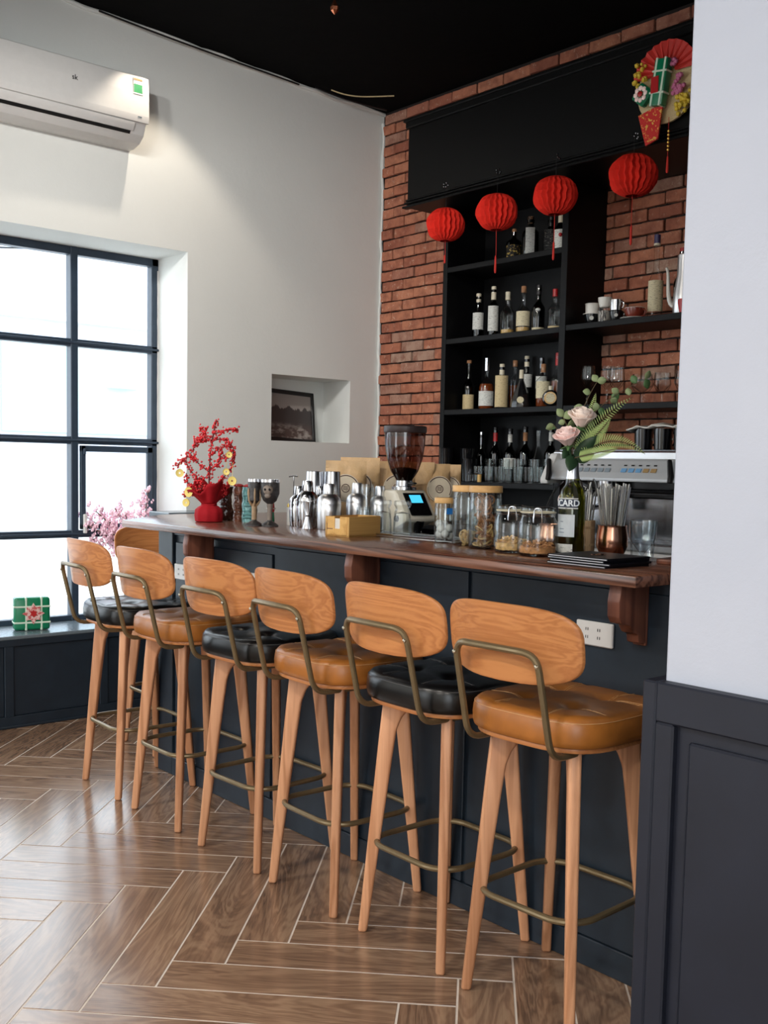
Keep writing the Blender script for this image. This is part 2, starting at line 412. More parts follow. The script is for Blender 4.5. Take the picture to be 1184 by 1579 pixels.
# ceiling
ceiling = MB(); y0, y1 = YF0, YB
ceiling.add([(XL - .1, y0, ceil_z(y0)), (XR, y0, ceil_z(y0)), (XR, y1 + .1, ceil_z(y1)), (XL - .1, y1 + .1, ceil_z(y1)), (XL - .1, y0, ceil_z(y0) + .1), (XR, y0, ceil_z(y0) + .1), (XR, y1 + .1, ceil_z(y1) + .1), (XL - .1, y1 + .1, ceil_z(y1) + .1)],
            [(0, 3, 2, 1), (4, 5, 6, 7), (0, 1, 5, 4), (1, 2, 6, 5), (2, 3, 7, 6), (3, 0, 4, 7)])
struct(ceiling.build('ceiling', M['ceiling']))
# left wall with the window opening and the niche
WY0, WY1, WZ0, WZ1 = -.02, 3.158, .485, 2.603
NY0, NY1, NZ0, NZ1 = 3.748, 4.365, 1.552, 1.957
w = MB(); XO = XL - .40
w.box(XO, XL, YF0, WY0, 0, 4.05); w.box(XO, XL, WY0, WY1, 0, WZ0 - .012); w.box(XO, XL, WY0, WY1, WZ1, 4.05)
w.box(XO, XL, WY1, NY0, 0, 4.05); w.box(XO, XL, NY0, NY1, 0, NZ0); w.box(XO, XL, NY0, NY1, NZ1, 4.05); w.box(XO, XL, NY1, YB + .1, 0, 4.05)
w.box(XO, XL - .285, NY0, NY1, NZ0, NZ1)
wl = struct(w.build('wall_left', M['wall'], smooth=0))
# ragged plaster bead where wall meets ceiling, bead at the brick edge
pts = []
for i in range(60):
    y = YF0 + (YB - YF0) * i / 59; pts.append((XL + .004, y, ceil_z(y) - .006 + rnd.uniform(-.012, .010)))
struct(MB().tube(pts, .012, 6).build('trim_1', M['wall']))
pts = [(XL + .012 + rnd.uniform(-.006, .006), YB - .028, .9 + i * .07) for i in range(40)]
struct(MB().tube(pts, [.008 + rnd.uniform(0, .005) for _ in pts], 6).build('trim_2', M['wall']))
# other walls, outside the frame, with the shop front glazing behind the camera
wf = MB(); wf.box(XL - .4, -4.8, YF0 - .2, YF0, 0, 4.05); wf.box(1.0, XR, YF0 - .2, YF0, 0, 4.05); wf.box(-4.8, 1.0, YF0 - .2, YF0, 0, .2); wf.box(-3.2, 1.0, YF0 - .2, YF0, 0, 3.0); wf.box(-4.8, 1.0, YF0 - .2, YF0, 3.0, 4.05)
struct(wf.build('wall_front', M['wall'], smooth=0))
wr = MB(); wr.box(XR, XR + .2, YF0 - .2, -3.4, 0, 4.05); wr.box(XR, XR + .2, -.8, YB + .2, 0, 4.05); wr.box(XR, XR + .2, -3.4, -.8, 0, .2); wr.box(XR, XR + .2, -3.4, -.8, 3.4, 4.05)  # unseen opening added here so daylight reaches the left wall
struct(wr.build('wall_right', M['wall'], smooth=0))
wm = MB()
for i in range(6): x = -4.8 + 5.8 * i / 5; wm.box(x - .03, x + .03, YF0 - .13, YF0 - .07, .2, 3.0)
wm.box(-4.8, 1.0, YF0 - .13, YF0 - .07, 2.2, 2.26)
struct(wm.build('window_2', M['frame'], smooth=0))
# back wall: dark mortar bed, bricks as children
wb = struct(MB().box(XL - .4, XR, YB - .012, YB + .2, 0, 4.05).build('wall_back', M['mortar'], smooth=0))
def brick_mesh(L, seed):
    r = random.Random(seed); b = bmesh.new(); bmesh.ops.create_cube(b, size=1)
    bmesh.ops.subdivide_edges(b, edges=[e for e in b.edges if abs(e.verts[0].co.x - e.verts[1].co.x) > .5], cuts=2)
    for v in b.verts:
        v.co = Vector((v.co.x * L, v.co.y * .03, v.co.z * .0575))
    bmesh.ops.bevel(b, geom=b.edges[:], offset=.003, segments=1, affect='EDGES')
    for v in b.verts: v.co += Vector((r.uniform(-.0016, .0016), r.uniform(-.0022, .0022), r.uniform(-.002, .002)))
    return MB().bm(b).mesh('brick', M['brick'], 20)
full_b = [brick_mesh(.197, i) for i in range(6)]
cut_b = {}
DIV0, DIV1 = -3.595, -3.555          # shelf divider
hidden_bricks = MB()
def brick_seen(z, a, b):
    if z > 3.37: return b < -2.45
    if b < -4.33: return z > 1.2 and a < -4.70
    return 1.52 < z < 2.99 and a < -2.52
def lay(z, x, x0, x1):
    a, b = max(x, x0), min(x + .197, x1)
    if b - a < .025: return
    if not brick_seen(z, a, b): hidden_bricks.box(a, b, YB - .03, YB + .001, z - .029, z + .029); return
    if b - a > .193: me = full_b[rnd.randrange(6)]
    else:
        key = round(b - a, 2); me = cut_b.get(key) or cut_b.setdefault(key, brick_mesh(key, 77 + int(key * 100)))
    o = link('brick', me, wb, loc=((a + b) / 2, YB - .014 + rnd.uniform(-.006, .004), z))
    o.rotation_euler = (rnd.uniform(-.012, .012), rnd.uniform(-.008, .008), rnd.uniform(-.015, .015))
row_z = [3.01, 2.949, 2.877, 2.808, 2.741, 2.675, 2.605, 2.541, 2.472, 2.408, 2.343]
PIT = .0667
zt = 3.01 + PIT * 11
k = -11
while True:
    zb_ = 2.9435 - PIT * k; z = zb_ - PIT / 2
    if z < .88: break
    if z < 3.68:
        x0 = -5.266 if k % 2 == 0 else -5.163
        for i in range(-2, 14):
            x = x0 + .207 * i + .005
            lay(z, x, XL + .012, -4.40 if z < 3.36 else -2.2)
            if z < 3.36: lay(z, x, DIV1 - .035, -2.15)
    k += 1
stuff(hidden_bricks.build('brick_field', M['brick'], wb, 0))
# ------------------------------------------------------------------ window_1
win = struct(thing('window_1', None, None, (0, 0, 0)))
XW = -5.76
ZR = [2.603, 2.07, 1.52, .985, .485]; YV = [3.158, 2.628, 2.098, 1.568, 1.038, .508, -.022]
def bar_y(z, h, y0=WY0, y1=WY1, x0=-.03, x1=.03): return MB().box(XW + x0, XW + x1, y0, y1, z - h / 2, z + h / 2, .004)
for z in ZR[1:4]:
    bar_y(z, .042).build('transom', M['frame'], win)
    bar_y(z, .014, x0=.03, x1=.042).build('transom_bead', M['frame'], win)
for y in YV[1:6]:
    MB().box(XW - .032, XW + .034, y - .022, y + .022, WZ0, WZ1, .004).build('mullion', M['frame'], win)
bar_y(WZ1 - .022, .044).build('head_rail', M['frame'], win); bar_y(WZ0 + .016, .032).build('sill_rail', M['frame'], win)
for y in (WY0 + .022, WY1 - .022): MB().box(XW - .03, XW + .03, y - .022, y + .022, WZ0, WZ1, .004).build('jamb', M['frame'], win)
for i in range(4):
    for j in range(6):
        MB().box(XW - .004, XW + .002, YV[j + 1] + .02, YV[j] - .02, ZR[i + 1] + .018, ZR[i] - .018).build('pane', M['pane'], win, 0)
# opening sash in the right-hand column, third row
sy0, sy1, sz0, sz1 = 2.655, 3.11, 1.012, 1.492
s_ = MB()
for a in ((sy0, sy1, sz1 - .035, sz1), (sy0, sy1, sz0, sz0 + .03), (sy0, sy0 + .03, sz0, sz1), (sy1 - .035, sy1, sz0, sz1)): s_.box(XW + .03, XW + .055, a[0], a[1], a[2], a[3], .003)
sash = s_.build('sash', M['frame'], win)
MB().box(XW + .055, XW + .075, 2.664, 2.684, .99, 1.10, .004).build('sash_handle', M['white'], sash, label='pale lever handle')
MB().box(XW + .055, XW + .07, 2.665, 2.68, 1.44, 1.475, .003).build('hinge', M['frame'], sash)
# ragged sealant along the frame
MB().tube([(XW + .03, WY1 - .004, WZ0 + i * .06 + rnd.uniform(-.02, .02)) for i in range(35)], [.003 + rnd.uniform(0, .004) for _ in range(35)], 5).build('sealant', M['white'], win)
# ------------------------------------------------------------------ low wainscot and ledge under the window
tr = struct(thing('trim_3', None, None))
MB().box(XL - .37, XL + .022, WY0, WY1 + .0, .467, .487, .004).build('ledge_board', M['ledge'], tr)
MB().box(XL, XL + .004, YF0 + .02, YB - .05, .0, .466).build('backing', M['navy'], tr, 0)
def rail(y0, y1, z0, z1): MB().box(XL + .003, XL + .02, y0, y1, z0, z1, .002).build('rail', M['navy'], tr)
rail(YF0 + .02, YB - .05, .432, .467); rail(YF0 + .02, YB - .05, .012, .062)
yy = 2.6325
for i in range(-7, 3):
    y = yy + i * .53; rail(y - .024, y + .024, .062, .432)
    MB().box(XL + .003, XL + .009, y + .026, y + .504, .064, .430, .002).build('panel', M['navy'], tr)
struct(MB().box(XL, XL + .028, YF0 + .02, YB - .1, 0, .014, .003).build('baseboard_left', M['navy']))
# ------------------------------------------------------------------ right pillar with wainscot
PX, PY = -1.275, 1.90
pil = struct(MB().box(PX, XR, PY, 2.62, 0, 3.95, .006).build('wall_pillar', M['pillar'], smooth=0))
tp = struct(thing('trim_4', None, None))
ZT = .97
MB().box(PX + .002, XR - .01, PY - .012, PY, 0, ZT).build('backing', M['navy2'], tp, 0)
MB().box(PX - .034, PX, PY - .03, 2.36, 0, ZT, .004).build('side_board', M['navy2'], tp)
MB().box(PX, XR - .02, PY - .03, PY - .01, ZT - .085, ZT, .004).build('top_rail', M['navy2'], tp)
MB().box(PX, XR - .02, PY - .03, PY - .01, 0, .13, .004).build('bottom_rail', M['navy2'], tp)
x = PX
while x < 1.6:
    MB().box(x, x + .045 + (.03 if x > PX else 0), PY - .03, PY - .01, .13, ZT - .085, .004).build('stile', M['navy2'], tp)
    MB().box(x + .075, x + .60, PY - .02, PY - .011, .16, ZT - .115, .006).build('panel', M['navy2'], tp)
    x += .63
# ------------------------------------------------------------------ things beyond the window
XO2 = -26.0
bl = thing('building', 'pale blown-out building across the street seen through the window panes', 'building', (XO2, 4, -.3))
MB().box(-6, 0, -6, 26, 0, 7).build('wall', M['pillar'], bl, 0)
MB().box(0, .12, 6, 10.5, 2.4, 4.6).build('shop_sign', plain('pale_blue_panel', (176, 205, 212), .5), bl, 0)
MB().box(-.001, .25, -6, 26, 5.2, 5.4).build('cornice', M['white'], bl, 0)
ac2 = thing('outdoor_unit', 'faint white outdoor air conditioner box on the far building, seen through glass', 'air conditioner', (XO2 + .02, 13.2, 3.3))
MB().box(0, .45, -.45, .45, 0, .65, .03).build('casing', M['white'], ac2); MB().at((.46, -.1, .33), ry=PI / 2).lathe([(.24, 0), (.24, .01), (.2, .012)], 20).build('fan_grille', M['pillar'], ac2)
struct(MB().box(-40, XO, -30, 30, -.4, -.2).build('ground_outside', plain('pavement', (205, 204, 200), .9)))
cb = MB(); cb.tube(bezier([(-7.2, .5, 2.95), (-7.2, 2.2, 2.55), (-7.2, 4.2, 3.1)], 16), .006, 5)
tag(cb.build('overhead_cable', M['dark']), 'thin dark cable sagging outside behind the top window panes', 'cable')

# ================================================================== BAR
BY = 2.366            # front of the panels
CZ0, CZ1, CY0, CY1 = 1.115, 1.145, 2.208, 2.76
bar = thing('bar_cabinet', 'long dark navy panelled bar front below the walnut counter', 'bar counter', (0, 0, 0))
MB().box(-4.27, -1.0, BY + .012, BY + .03, 0.0, CZ0).build('backing_board', M['navy'], bar, 0)
gx = [-4.14, -3.38, -2.31, -1.22, -.98]
for a, b in zip(gx[:-1], gx[1:]): MB().box(a + .009, b - .009, BY, BY + .016, .085, CZ0 - .03 if a > -4.1 else CZ0 - .06, .002).build('front_panel', M['navy'], bar)
MB().box(-4.275, -4.15, BY - .006, BY + .03, 0, CZ0, .003).build('stile', M['navy'], bar)
MB().box(-4.15, -1.0, BY + .001, BY + .02, CZ0 - .03, CZ0, .002).build('top_rail', M['navy'], bar)
MB().box(-4.15, -1.0, BY - .006, BY + .015, 0, .083, .003).build('plinth', M['navy'], bar)
# end return to the left and side
MB().box(-4.27, -4.245, BY + .031, 3.40, 0, CZ0).build('end_panel', M['navy'], bar, 0)
MB().box(-4.24, -1.05, 2.70, 2.72, 0, CZ0 - .14).build('rear_panel', M['navy'], bar, 0)
# worktop with a mitred left end
ct = MB().prism([(-1.577, CY0), (-4.333, CY0), (-4.70, 2.60), (-4.74, 2.75), (-4.74, 3.50), (-4.15, 3.50), (-3.42, 2.98), (-3.42, CY1), (-1.577, CY1)], CZ0, CZ1, 'xy', .004, 2).build('wooden_counter', M['counter'])
tag(ct, 'long walnut-brown wooden bar counter top with mitred left end', 'counter top')
# curved wooden brackets under the overhang
def bracket(x, label):
    b = thing('counter_bracket', label, 'bracket', (x, 0, 0), group='wooden brackets under the counter overhang')
    p = [(BY, CZ0), (2.245, CZ0), (2.236, 1.07), (2.238, 1.03), (2.25, 1.012), (2.285, 1.006), (2.30, .985), (2.322, .978), (2.327, .955), (BY, .95)]
    MB().prism(p, -.02, .02, 'yz', .004).build('arm', M['bracket'], b)
    MB().box(-.0202, .0202, BY - .012, BY - .001, .945, CZ0 - .001, .002).build('wall_plate', M['bracket'], b)
    return b
bracket(-1.665, 'curved wooden bracket above the white wall socket at the right')
bracket(-2.76, 'curved wooden bracket under the middle of the counter overhang')
bracket(-3.83, 'curved wooden bracket near the left corner of the bar')
def socket(x0, x1, z0, z1, label):
    s = thing('wall_socket', label, 'socket', ((x0 + x1) / 2, BY, (z0 + z1) / 2), group='white sockets on the bar front'); a = (x1 - x0) / 2; h = (z1 - z0) / 2
    MB().box(-a, a, -.011, 0, -h, h, .003).build('face_plate', M['white'], s)
    for dx in (-.024, .017):
        for dz in (-.01, .012):
            for e in (-.003, .004): MB().box(dx + e - .0012, dx + e + .0012, -.0116, -.0108, dz - .004, dz + .004).build('slot', M['dark'], s, 0)
socket(-1.879, -1.753, .921, .989, 'white double wall socket on bar front beside the rightmost stool')
socket(-3.535, -3.41, .905, .973, 'white socket half hidden behind the fourth stool backrest from the left')
socket(-4.125, -4.0, .893, .961, 'white socket half hidden behind the third stool backrest at bar corner')

# ================================================================== STOOLS
def cushion_mesh(mat):
    K, vs, fs = 64, [], []
    prof = [(.96, .731), (.985, .735), (1.0, .747), (1.004, .767), (.998, .784), (.985, .795), (.965, .802), (.93, .8055)] + [(.93 * (1 - i / 12), .806) for i in range(1, 12)]
    base = superell(.213, .213, 3.4, K)
    tufts = [(-.075, -.075), (.075, -.075), (-.075, .075), (.075, .075)]
    def dz(x, y):
        r = max(abs(x), abs(y)) / .213; h = .010 * (1 - min(1, r) ** 2)
        for tx, ty in tufts: h -= .013 * math.exp(-((x - tx) ** 2 + (y - ty) ** 2) / .0010)
        for c in (-.075, .075):
            h -= .0035 * math.exp(-((x - c) / .011) ** 2) + .0035 * math.exp(-((y - c) / .011) ** 2)
        return h
    for s, z in prof:
        for x, y in base:
            X, Y = x * s, y * s; vs.append((X, Y, z + (dz(X, Y) if s < .94 else 0)))
    m = len(prof)
    for j in range(m - 1):
        for i in range(K): fs.append((j * K + i, j * K + (i + 1) % K, (j + 1) * K + (i + 1) % K, (j + 1) * K + i))
    vs.append((0, 0, .806 + dz(0, 0))); c = len(vs) - 1
    for i in range(K): fs.append(((m - 1) * K + i, (m - 1) * K + (i + 1) % K, c))
    fs.append(tuple(range(K - 1, -1, -1)))
    b = MB(); b.add(vs, fs); return b, dz
def make_stool(kind, name='bar_stool'):
    t = thing(name, '', 'stool', (0, 0, 0), group='bar stools along the counter')
    MB().prism(superell(.203, .203, 3.2, 56), .718, .732, 'xy', .003, 2).build('seat_base', M['oak'], t)
    cb, dz = cushion_mesh(None)
    cu = cb.build('cushion', M['tan'] if kind == 'tan' else M['black_leather'], t, 50)
    st = MB(); sm = M['stitch'] if kind == 'tan' else M['stitch_dark']
    rim = [(x * .986, y * .986, .7955) for x, y in superell(.213, .213, 3.4, 64)]
    st.tube(rim, .0009, 5, True)
    for c in (-.075, .075):
        for sg in (-1, 1):
            for e in (-.0035, .0035):
                q = [(sg * (.085 + .115 * i / 8), c + e + sg * 0 + .012 * (i / 8) ** 2 * (1 if c > 0 else -1)) for i in range(9)]
                for sw in (0, 1):
                    st.tube([((x, y) if not sw else (y, x)) + (.8068 + dz(*((x, y) if not sw else (y, x))),) for x, y in q[:-1]], .0008, 4)
    st.build('stitching', sm, cu)
    for tx in (-.075, .075):
        for ty in (-.075, .075):
            MB().ico((tx, ty, .8045 + dz(tx, ty)), .008, 1, (1, 1, .4)).build('button', M['tan'] if kind == 'tan' else M['black_leather'], cu)
    # legs: a tapering blade on the diagonal, flared where it meets the seat
    prof = [(.2315, 0), (.2585, 0), (.205, .615), (.195, .718), (.070, .718), (.090, .709), (.116, .692), (.139, .665), (.154, .625), (.164, .55)]
    lg = MB().prism(prof, -.0152, .0152, 'xz', .008, 3)
    lg.v = [(x, y * (.88 + .17 * z / .7), z) for x, y, z in lg.v]
    lme = lg.mesh('leg', M['oak_leg'], 40)
    foot = MB().prism([(x - .2447, y) for x, y in rrect(.016, .014, .006)], 0, .003).mesh('foot_pad', M['dark'], 0)
    for a in (45, 135, 225, 315):
        l = link('leg', lme, t, rz=R(a))
    # foot ring bolted inside the legs
    ring = [(x, y, .285) for x, y in rrect(.172, .172, .088, 8)]
    fr = MB().tube(ring, .0088, 10, True).build('foot_ring', M['brass'], t)
    for a in (45, 135, 225, 315):
        MB().ico((.2082 * math.cos(R(a)), .2082 * math.sin(R(a)), .285), .0085, 1).build('bolt', M['screw'], fr)
    # bent back tube
    L = [(.135, -.03, .709), (.135, -.232, .709), (.132, -.296, .976), (-.132, -.296, .976), (-.135, -.232, .709), (-.135, -.03, .709)]
    L = rounded(L, .05, 7)
    L = [Vector((p.x, p.y - .022 * max(0, 1 - (p.x / .12) ** 2) * (1 if p.z > .96 else 0), p.z)) for p in L]
    bt = MB().tube(L, .0088, 10).build('back_tube', M['brass'], t)
    # bent plywood backrest
    out = superell(.214, .098, 3.7, 56); K = len(out); vs, fs = [], []
    def P(x, z, off):
        zz = z * (1 - .05 * (x / .216) ** 2) ; y = -.276 + 1.3 * x * x - z * .13 + off
        return (x - .004, y, .985 + zz)
    sc = [1, .985, .93, .8, .6, .35]
    for off in (-.006, .006):
        for s in sc:
            for x, z in out: vs.append(P(x * s, z * s, off * (1 if s < .99 else .55)))
    n6 = len(sc)
    for side in (0, 1):
        o = side * n6 * K
        for j in range(n6 - 1):
            for i in range(K): fs.append((o + j * K + i, o + j * K + (i + 1) % K, o + (j + 1) * K + (i + 1) % K, o + (j + 1) * K + i))
        vs.append(P(0, 0, (-.006, .006)[side])); c = len(vs) - 1
        for i in range(K): fs.append((o + (n6 - 1) * K + i, o + (n6 - 1) * K + (i + 1) % K, c))
    for i in range(K): fs.append((i, (i + 1) % K, n6 * K + (i + 1) % K, n6 * K + i))
    br = MB().add(vs, fs).build('backrest', M['oak'], t, 50)
    for sx in (-1, 1): MB().ico((sx * .1325, -.298, .944), .006, 1, (1, .6, 1)).build('screw', M['screw'], br)
    return t
proto = {k: make_stool(k) for k in ('tan', 'black')}
SY = 2.180
stools = [('black', -4.130, SY + .008, -3, 'black-cushioned wooden bar stool nearest the window, leftmost of the front row'),
          ('tan', -3.650, SY, 0, 'tan-cushioned bar stool second from the left of the front row'),
          ('black', -3.130, SY, 2, 'black-cushioned bar stool third from the left in front of the bar'),
          ('tan', -2.675, SY - .002, -2, 'tan-cushioned bar stool in the middle of the row, fourth from left'),
          ('black', -2.202, SY, -1, 'black-cushioned bar stool second from the right of the row'),
          ('tan', -1.762, SY, 2, 'tan-cushioned bar stool nearest the camera, rightmost of the row'),
          ('black', -4.62, 2.63, 0, 'bar stool at left counter end, seen from its front, only its backrest showing')]
used = set()
for kind, x, y, rz, lab in stools:
    if lab.startswith('bar stool'): rz = -93
    if kind not in used: o = proto[kind]; used.add(kind); o.location = (x, y, 0); o.rotation_euler[2] = R(rz); o['label'] = lab
    else: o = dup(proto[kind], (x, y, 0), R(rz), lab)
def picture_mat():
    t = NT('misty_forest_print'); b = t.bsdf(None, .3, 0, .4)
    mp = t.coords((1, 1, 1)); sx = t.n('ShaderNodeSeparateXYZ'); t.l(mp, 0, sx, 0)
    mpn = t.coords((1, 1, .12)); nz = t.noise(mpn, 26, 4, .7); big = t.noise(mpn, 7, 2, .5)
    # tree line height modulated by noise
    a = t.n('ShaderNodeMath', operation='MULTIPLY_ADD'); a.inputs[1].default_value = -.10; t.l(nz, 'Fac', a, 0); t.l(sx, 'Z', a, 2)
    a2 = t.n('ShaderNodeMath', operation='MULTIPLY_ADD'); a2.inputs[1].default_value = -.05; t.l(big, 'Fac', a2, 0); t.l(a, 0, a2, 2)
    trees = t.ramp(a2, 0, [(.0, (1, 1, 1, 1)), (.145, (1, 1, 1, 1)), (.15, (0, 0, 0, 1))]); trees.color_ramp.interpolation = 'LINEAR'
    sky = t.ramp(sx, 'Z', [(.0, lin((128, 120, 116))), (.14, lin((176, 168, 162))), (.34, lin((150, 140, 136)))])
    low = t.ramp(sx, 'Z', [(.08, (1, 1, 1, 1)), (.13, (0, 0, 0, 1))])
    m1 = t.mix(sky, 0, lin((74, 68, 68)), 0, trees, 0)
    snow = t.noise(t.coords((1, 3, 8)), 4, 3, .6)
    sr = t.ramp(snow, 'Fac', [(.45, lin((92, 76, 72))), (.6, lin((170, 160, 154)))])
    m2 = t.mix(m1, 2, sr, 0, low, 0)
    t.l(m2, 2, b, 'Base Color'); return t.m
# ================================================================== BACK BAR
M['canopy'] = plain('black_canopy_lacquer', (4, 4, 5), .42, spec=.2, var=.1)
M['g_clear'] = glass('clear_glass', (250, 252, 252), .015, .02, .38)
M['g_jar'] = glass('jar_glass', (246, 249, 249), .055, .03, .30)
M['g_dark'] = glass('dark_brown_glass', (34, 24, 18), .05, .03, .5)
M['g_green'] = glass('green_glass', (52, 96, 54), .05, .03, .4)
M['g_olive'] = glass('olive_glass', (184, 186, 92), .05, .02, .3)
M['g_smoke'] = glass('smoked_hopper', (172, 140, 128), .06, .02, .45)
M['amber'] = plain('amber_spirit', (116, 52, 18), .15, spec=.6)
M['pale_spirit'] = plain('pale_gold_spirit', (206, 166, 100), .2, spec=.5)
M['dark_spirit'] = plain('dark_spirit', (30, 14, 10), .15, spec=.6)
M['cream_label'] = printed('cream_label', (216, 205, 172), (96, 84, 66), 60, .60)
M['white_label'] = printed('white_label', (212, 212, 206), (70, 70, 74), 60, .60)
M['black_label'] = printed('black_label', (26, 26, 28), (190, 186, 176), 80, .62)
M['gold_label'] = printed('gold_label', (24, 22, 22), (190, 160, 80), 90, .55, (1, 1, 1))
M['tan_label'] = printed('tan_label', (204, 184, 142), (120, 92, 60), 60, .62)
M['red_cap'] = plain('red_cap', (176, 30, 34), .35)
M['cream_cap'] = plain('cream_cap', (214, 204, 180), .45)
M['black_cap'] = plain('black_cap', (22, 20, 22), .4)
M['cork'] = plain('cork_stopper', (158, 112, 78), .8, var=.2)
M['purple_cap'] = plain('violet_cap', (60, 52, 92), .4)
M['steel'] = metal('stainless_steel', (205, 205, 208), .16)
M['steel_brushed'] = metal('brushed_steel', (222, 222, 224), .33, 1)
M['dark_steel'] = metal('dark_steel', (110, 112, 116), .2)
M['red_paper'] = plain('red_tissue_paper', (216, 44, 32), .8, spec=.15, var=.08)
M['red_cloth'] = plain('red_cloth', (158, 22, 32), .8, spec=.2, var=.12, bump=.001, scale=40)
M['red_thread'] = plain('red_tassel_thread', (206, 44, 32), .7)
M['gold'] = plain('gold_foil', (214, 176, 84), .3, .75)
M['gold_paper'] = plain('gold_plastic_coin', (226, 202, 110), .35, .15)
M['porcelain'] = plain('white_porcelain', (226, 222, 214), .22, spec=.6, var=.02)
M['black_glaze'] = plain('black_glaze', (16, 16, 18), .16, spec=.6)
M['brown_glaze'] = plain('brown_glaze', (122, 48, 34), .2, spec=.6)
M['kraft'] = plain('kraft_paper', (204, 168, 122), .5, var=.12, bump=.012, scale=16)
M['cream_body'] = plain('cream_machine_enamel', (226, 218, 200), .28, spec=.5, var=.02)
M['leaf'] = plain('green_leaf', (84, 118, 72), .5, var=.2)
M['leaf_dark'] = plain('dark_green_leaf', (40, 66, 42), .45, var=.2)
M['fern'] = plain('pale_fern_green', (176, 198, 120), .55, var=.12)
M['eucalyptus'] = plain('eucalyptus_leaf', (142, 158, 112), .55, var=.18)
M['rose'] = plain('blush_rose_petal', (253, 232, 220), .6, var=.05)
M['rose2'] = plain('pink_rose_petal', (252, 222, 216), .6, var=.05)
M['stem'] = plain('brown_stem', (92, 76, 52), .7)
SF = 4.285
# back counter and canopy
bc = thing('back_counter', 'black low back counter along the brick wall behind the bar', 'cabinet', (0, 0, 0))
MB().box(-4.60, -1.3, 3.92, 4.585, .93, .955, .003).build('worktop', M['black_wood'], bc)
MB().box(-4.60, -1.3, 3.96, 4.58, 0, .93).build('body', M['black_wood'], bc, 0)
for i in range(5):
    x = -4.58 + i * .65; MB().box(x + .01, x + .64, 3.94, 3.962, .08, .91, .003).build('door', M['navy'], bc)
iw = thing('inner_worktop', 'dark working counter just behind the bar carrying the coffee grinder', 'counter', (0, 0, 0))
MB().box(-3.405, -1.1, 2.765, 3.25, .925, .95, .003).build('worktop', M['black_wood'], iw); MB().box(-3.38, -1.15, 2.79, 3.22, 0, .925).build('body', M['navy'], iw, 0)
cn = thing('canopy_box', 'black lacquered bulkhead box over the bottle shelves', 'canopy', (0, 0, 0))
CX0, CX1, CYF, CB, CT = -4.58, -1.6, 4.10, 2.872, 3.338
MB().box(CX0, CX1, CYF, YB - .04, CB, CT, .003).build('body', M['canopy'], cn)
MB().box(CX0 - .012, CX1, CYF - .016, CYF + .02, CT - .03, CT + .012, .005).build('cornice', M['canopy'], cn)
MB().box(CX0 - .022, CX1, CYF - .026, CYF + .02, CT + .004, CT + .022, .004).build('cornice_cap', M['canopy'], cn)
for z, d in ((CB - .004, .022), (CB + .018, .014), (CB + .034, .008)): MB().box(CX0 - d, CX1, CYF - d, CYF + .02, z, z + .012, .003).build('moulding', M['canopy'], cn)
# shelf unit
su = thing('bottle_shelf', 'black open shelving unit full of bottles on the brick wall', 'shelf', (0, 0, 0))
UX0 = -4.466
MB().box(UX0, DIV1, YB - .035, YB - .022, .955, CB).build('back_board', M['black_wood'], su, 0)
MB().box(UX0, UX0 + .034, SF, YB - .03, .955, CB, .002).build('side_panel', M['black_wood'], su)
MB().box(DIV0, DIV1, SF, YB - .03, .955, CB, .002).build('divider', M['black_wood'], su)
SZ = [2.546, 2.142, 1.739, 1.330]
for z in SZ: MB().box(UX0 + .034, DIV0, SF + .002, YB - .035, z - .03, z, .002).build('shelf', M['black_wood'], su)
RZ = [2.148, 1.738]
for z in RZ: MB().box(DIV1, -1.7, SF + .004, YB - .03, z - .03, z, .002).build('shelf', M['black_wood'], su)
# ------------------------------------------------------------------ bottles
def bottle(name, label, loc, r, h, body=.52, neck=.013, shoulder=.16, gm='g_dark', liquid=None, fill=.45, lab=None, lz=(.1, .4), cap=None, ch=.05, cr=None, cat='bottle', group='bottles on the black shelves', sq=0, rz=0, neck_lab=None, lw=1.0):
    t = thing(name, label, cat, loc, rz, group)
    hb = h * body; hs = hb + h * shoulder
    prof = [(r * .55, .004), (r * .9, 0), (r, .008), (r, hb)]
    for i in range(1, 7):
        u = i / 6; prof.append((neck + (r - neck) * (.5 + .5 * math.cos(PI * u)), hb + (hs - hb) * u))
    prof += [(neck, h - .035), (neck * 1.18, h - .033), (neck * 1.18, h - .018), (neck, h - .016), (neck, h - .002)]
    MB().open_lathe(prof, 20).build('glass', M[gm], t, 40)
    if liquid:
        k = r - .003; f = h * fill; lp = [(k * .9, .006), (k, .012), (k, min(f, hb))]
        if f > hb: u = (f - hb) / (hs - hb); lp.append((max(neck - .003, neck + (r - neck) * (.5 + .5 * math.cos(PI * min(1, u))) - .003), f))
        MB().lathe(lp, 18).build('spirit', M[liquid], t, 40)
    if lab:
        n = 15; vs, fs = [], []; R0 = r + .0008; half = lw * 1.15
        for i in range(n + 1):
            a = R(-52) - rz + (-half + 2 * half * i / n); vs += [(R0 * math.cos(a), R0 * math.sin(a), h * lz[0]), (R0 * math.cos(a), R0 * math.sin(a), h * lz[1])]
        for i in range(n): fs.append((2 * i, 2 * i + 2, 2 * i + 3, 2 * i + 1))
        MB().add(vs, fs).build('paper_label', M[lab], t, 60)
    if neck_lab: MB().open_lathe([(neck + .001, h * (neck_lab[1])), (neck + .0012, h * neck_lab[2])], 16).build('neck_label', M[neck_lab[0]], t)
    if cap:
        c = cr or neck * 1.15; MB().lathe([(c, h - ch), (c, h - .002), (c * .85, h)], 16).build('cap', M[cap], t)
    return t
def at(x, z, y=4.44): return (x, y, z)
s1, s2, s3, s4 = [z + .0 for z in SZ]
b = bottle('spirit_bottle', 'squat dark flask with a gold emblem, leftmost on top shelf', at(-4.065, s1), .043, .185, .58, .012, .17, 'g_dark', 'dark_spirit', .5, 'gold_label', (.14, .5), 'cork', .03, .013)
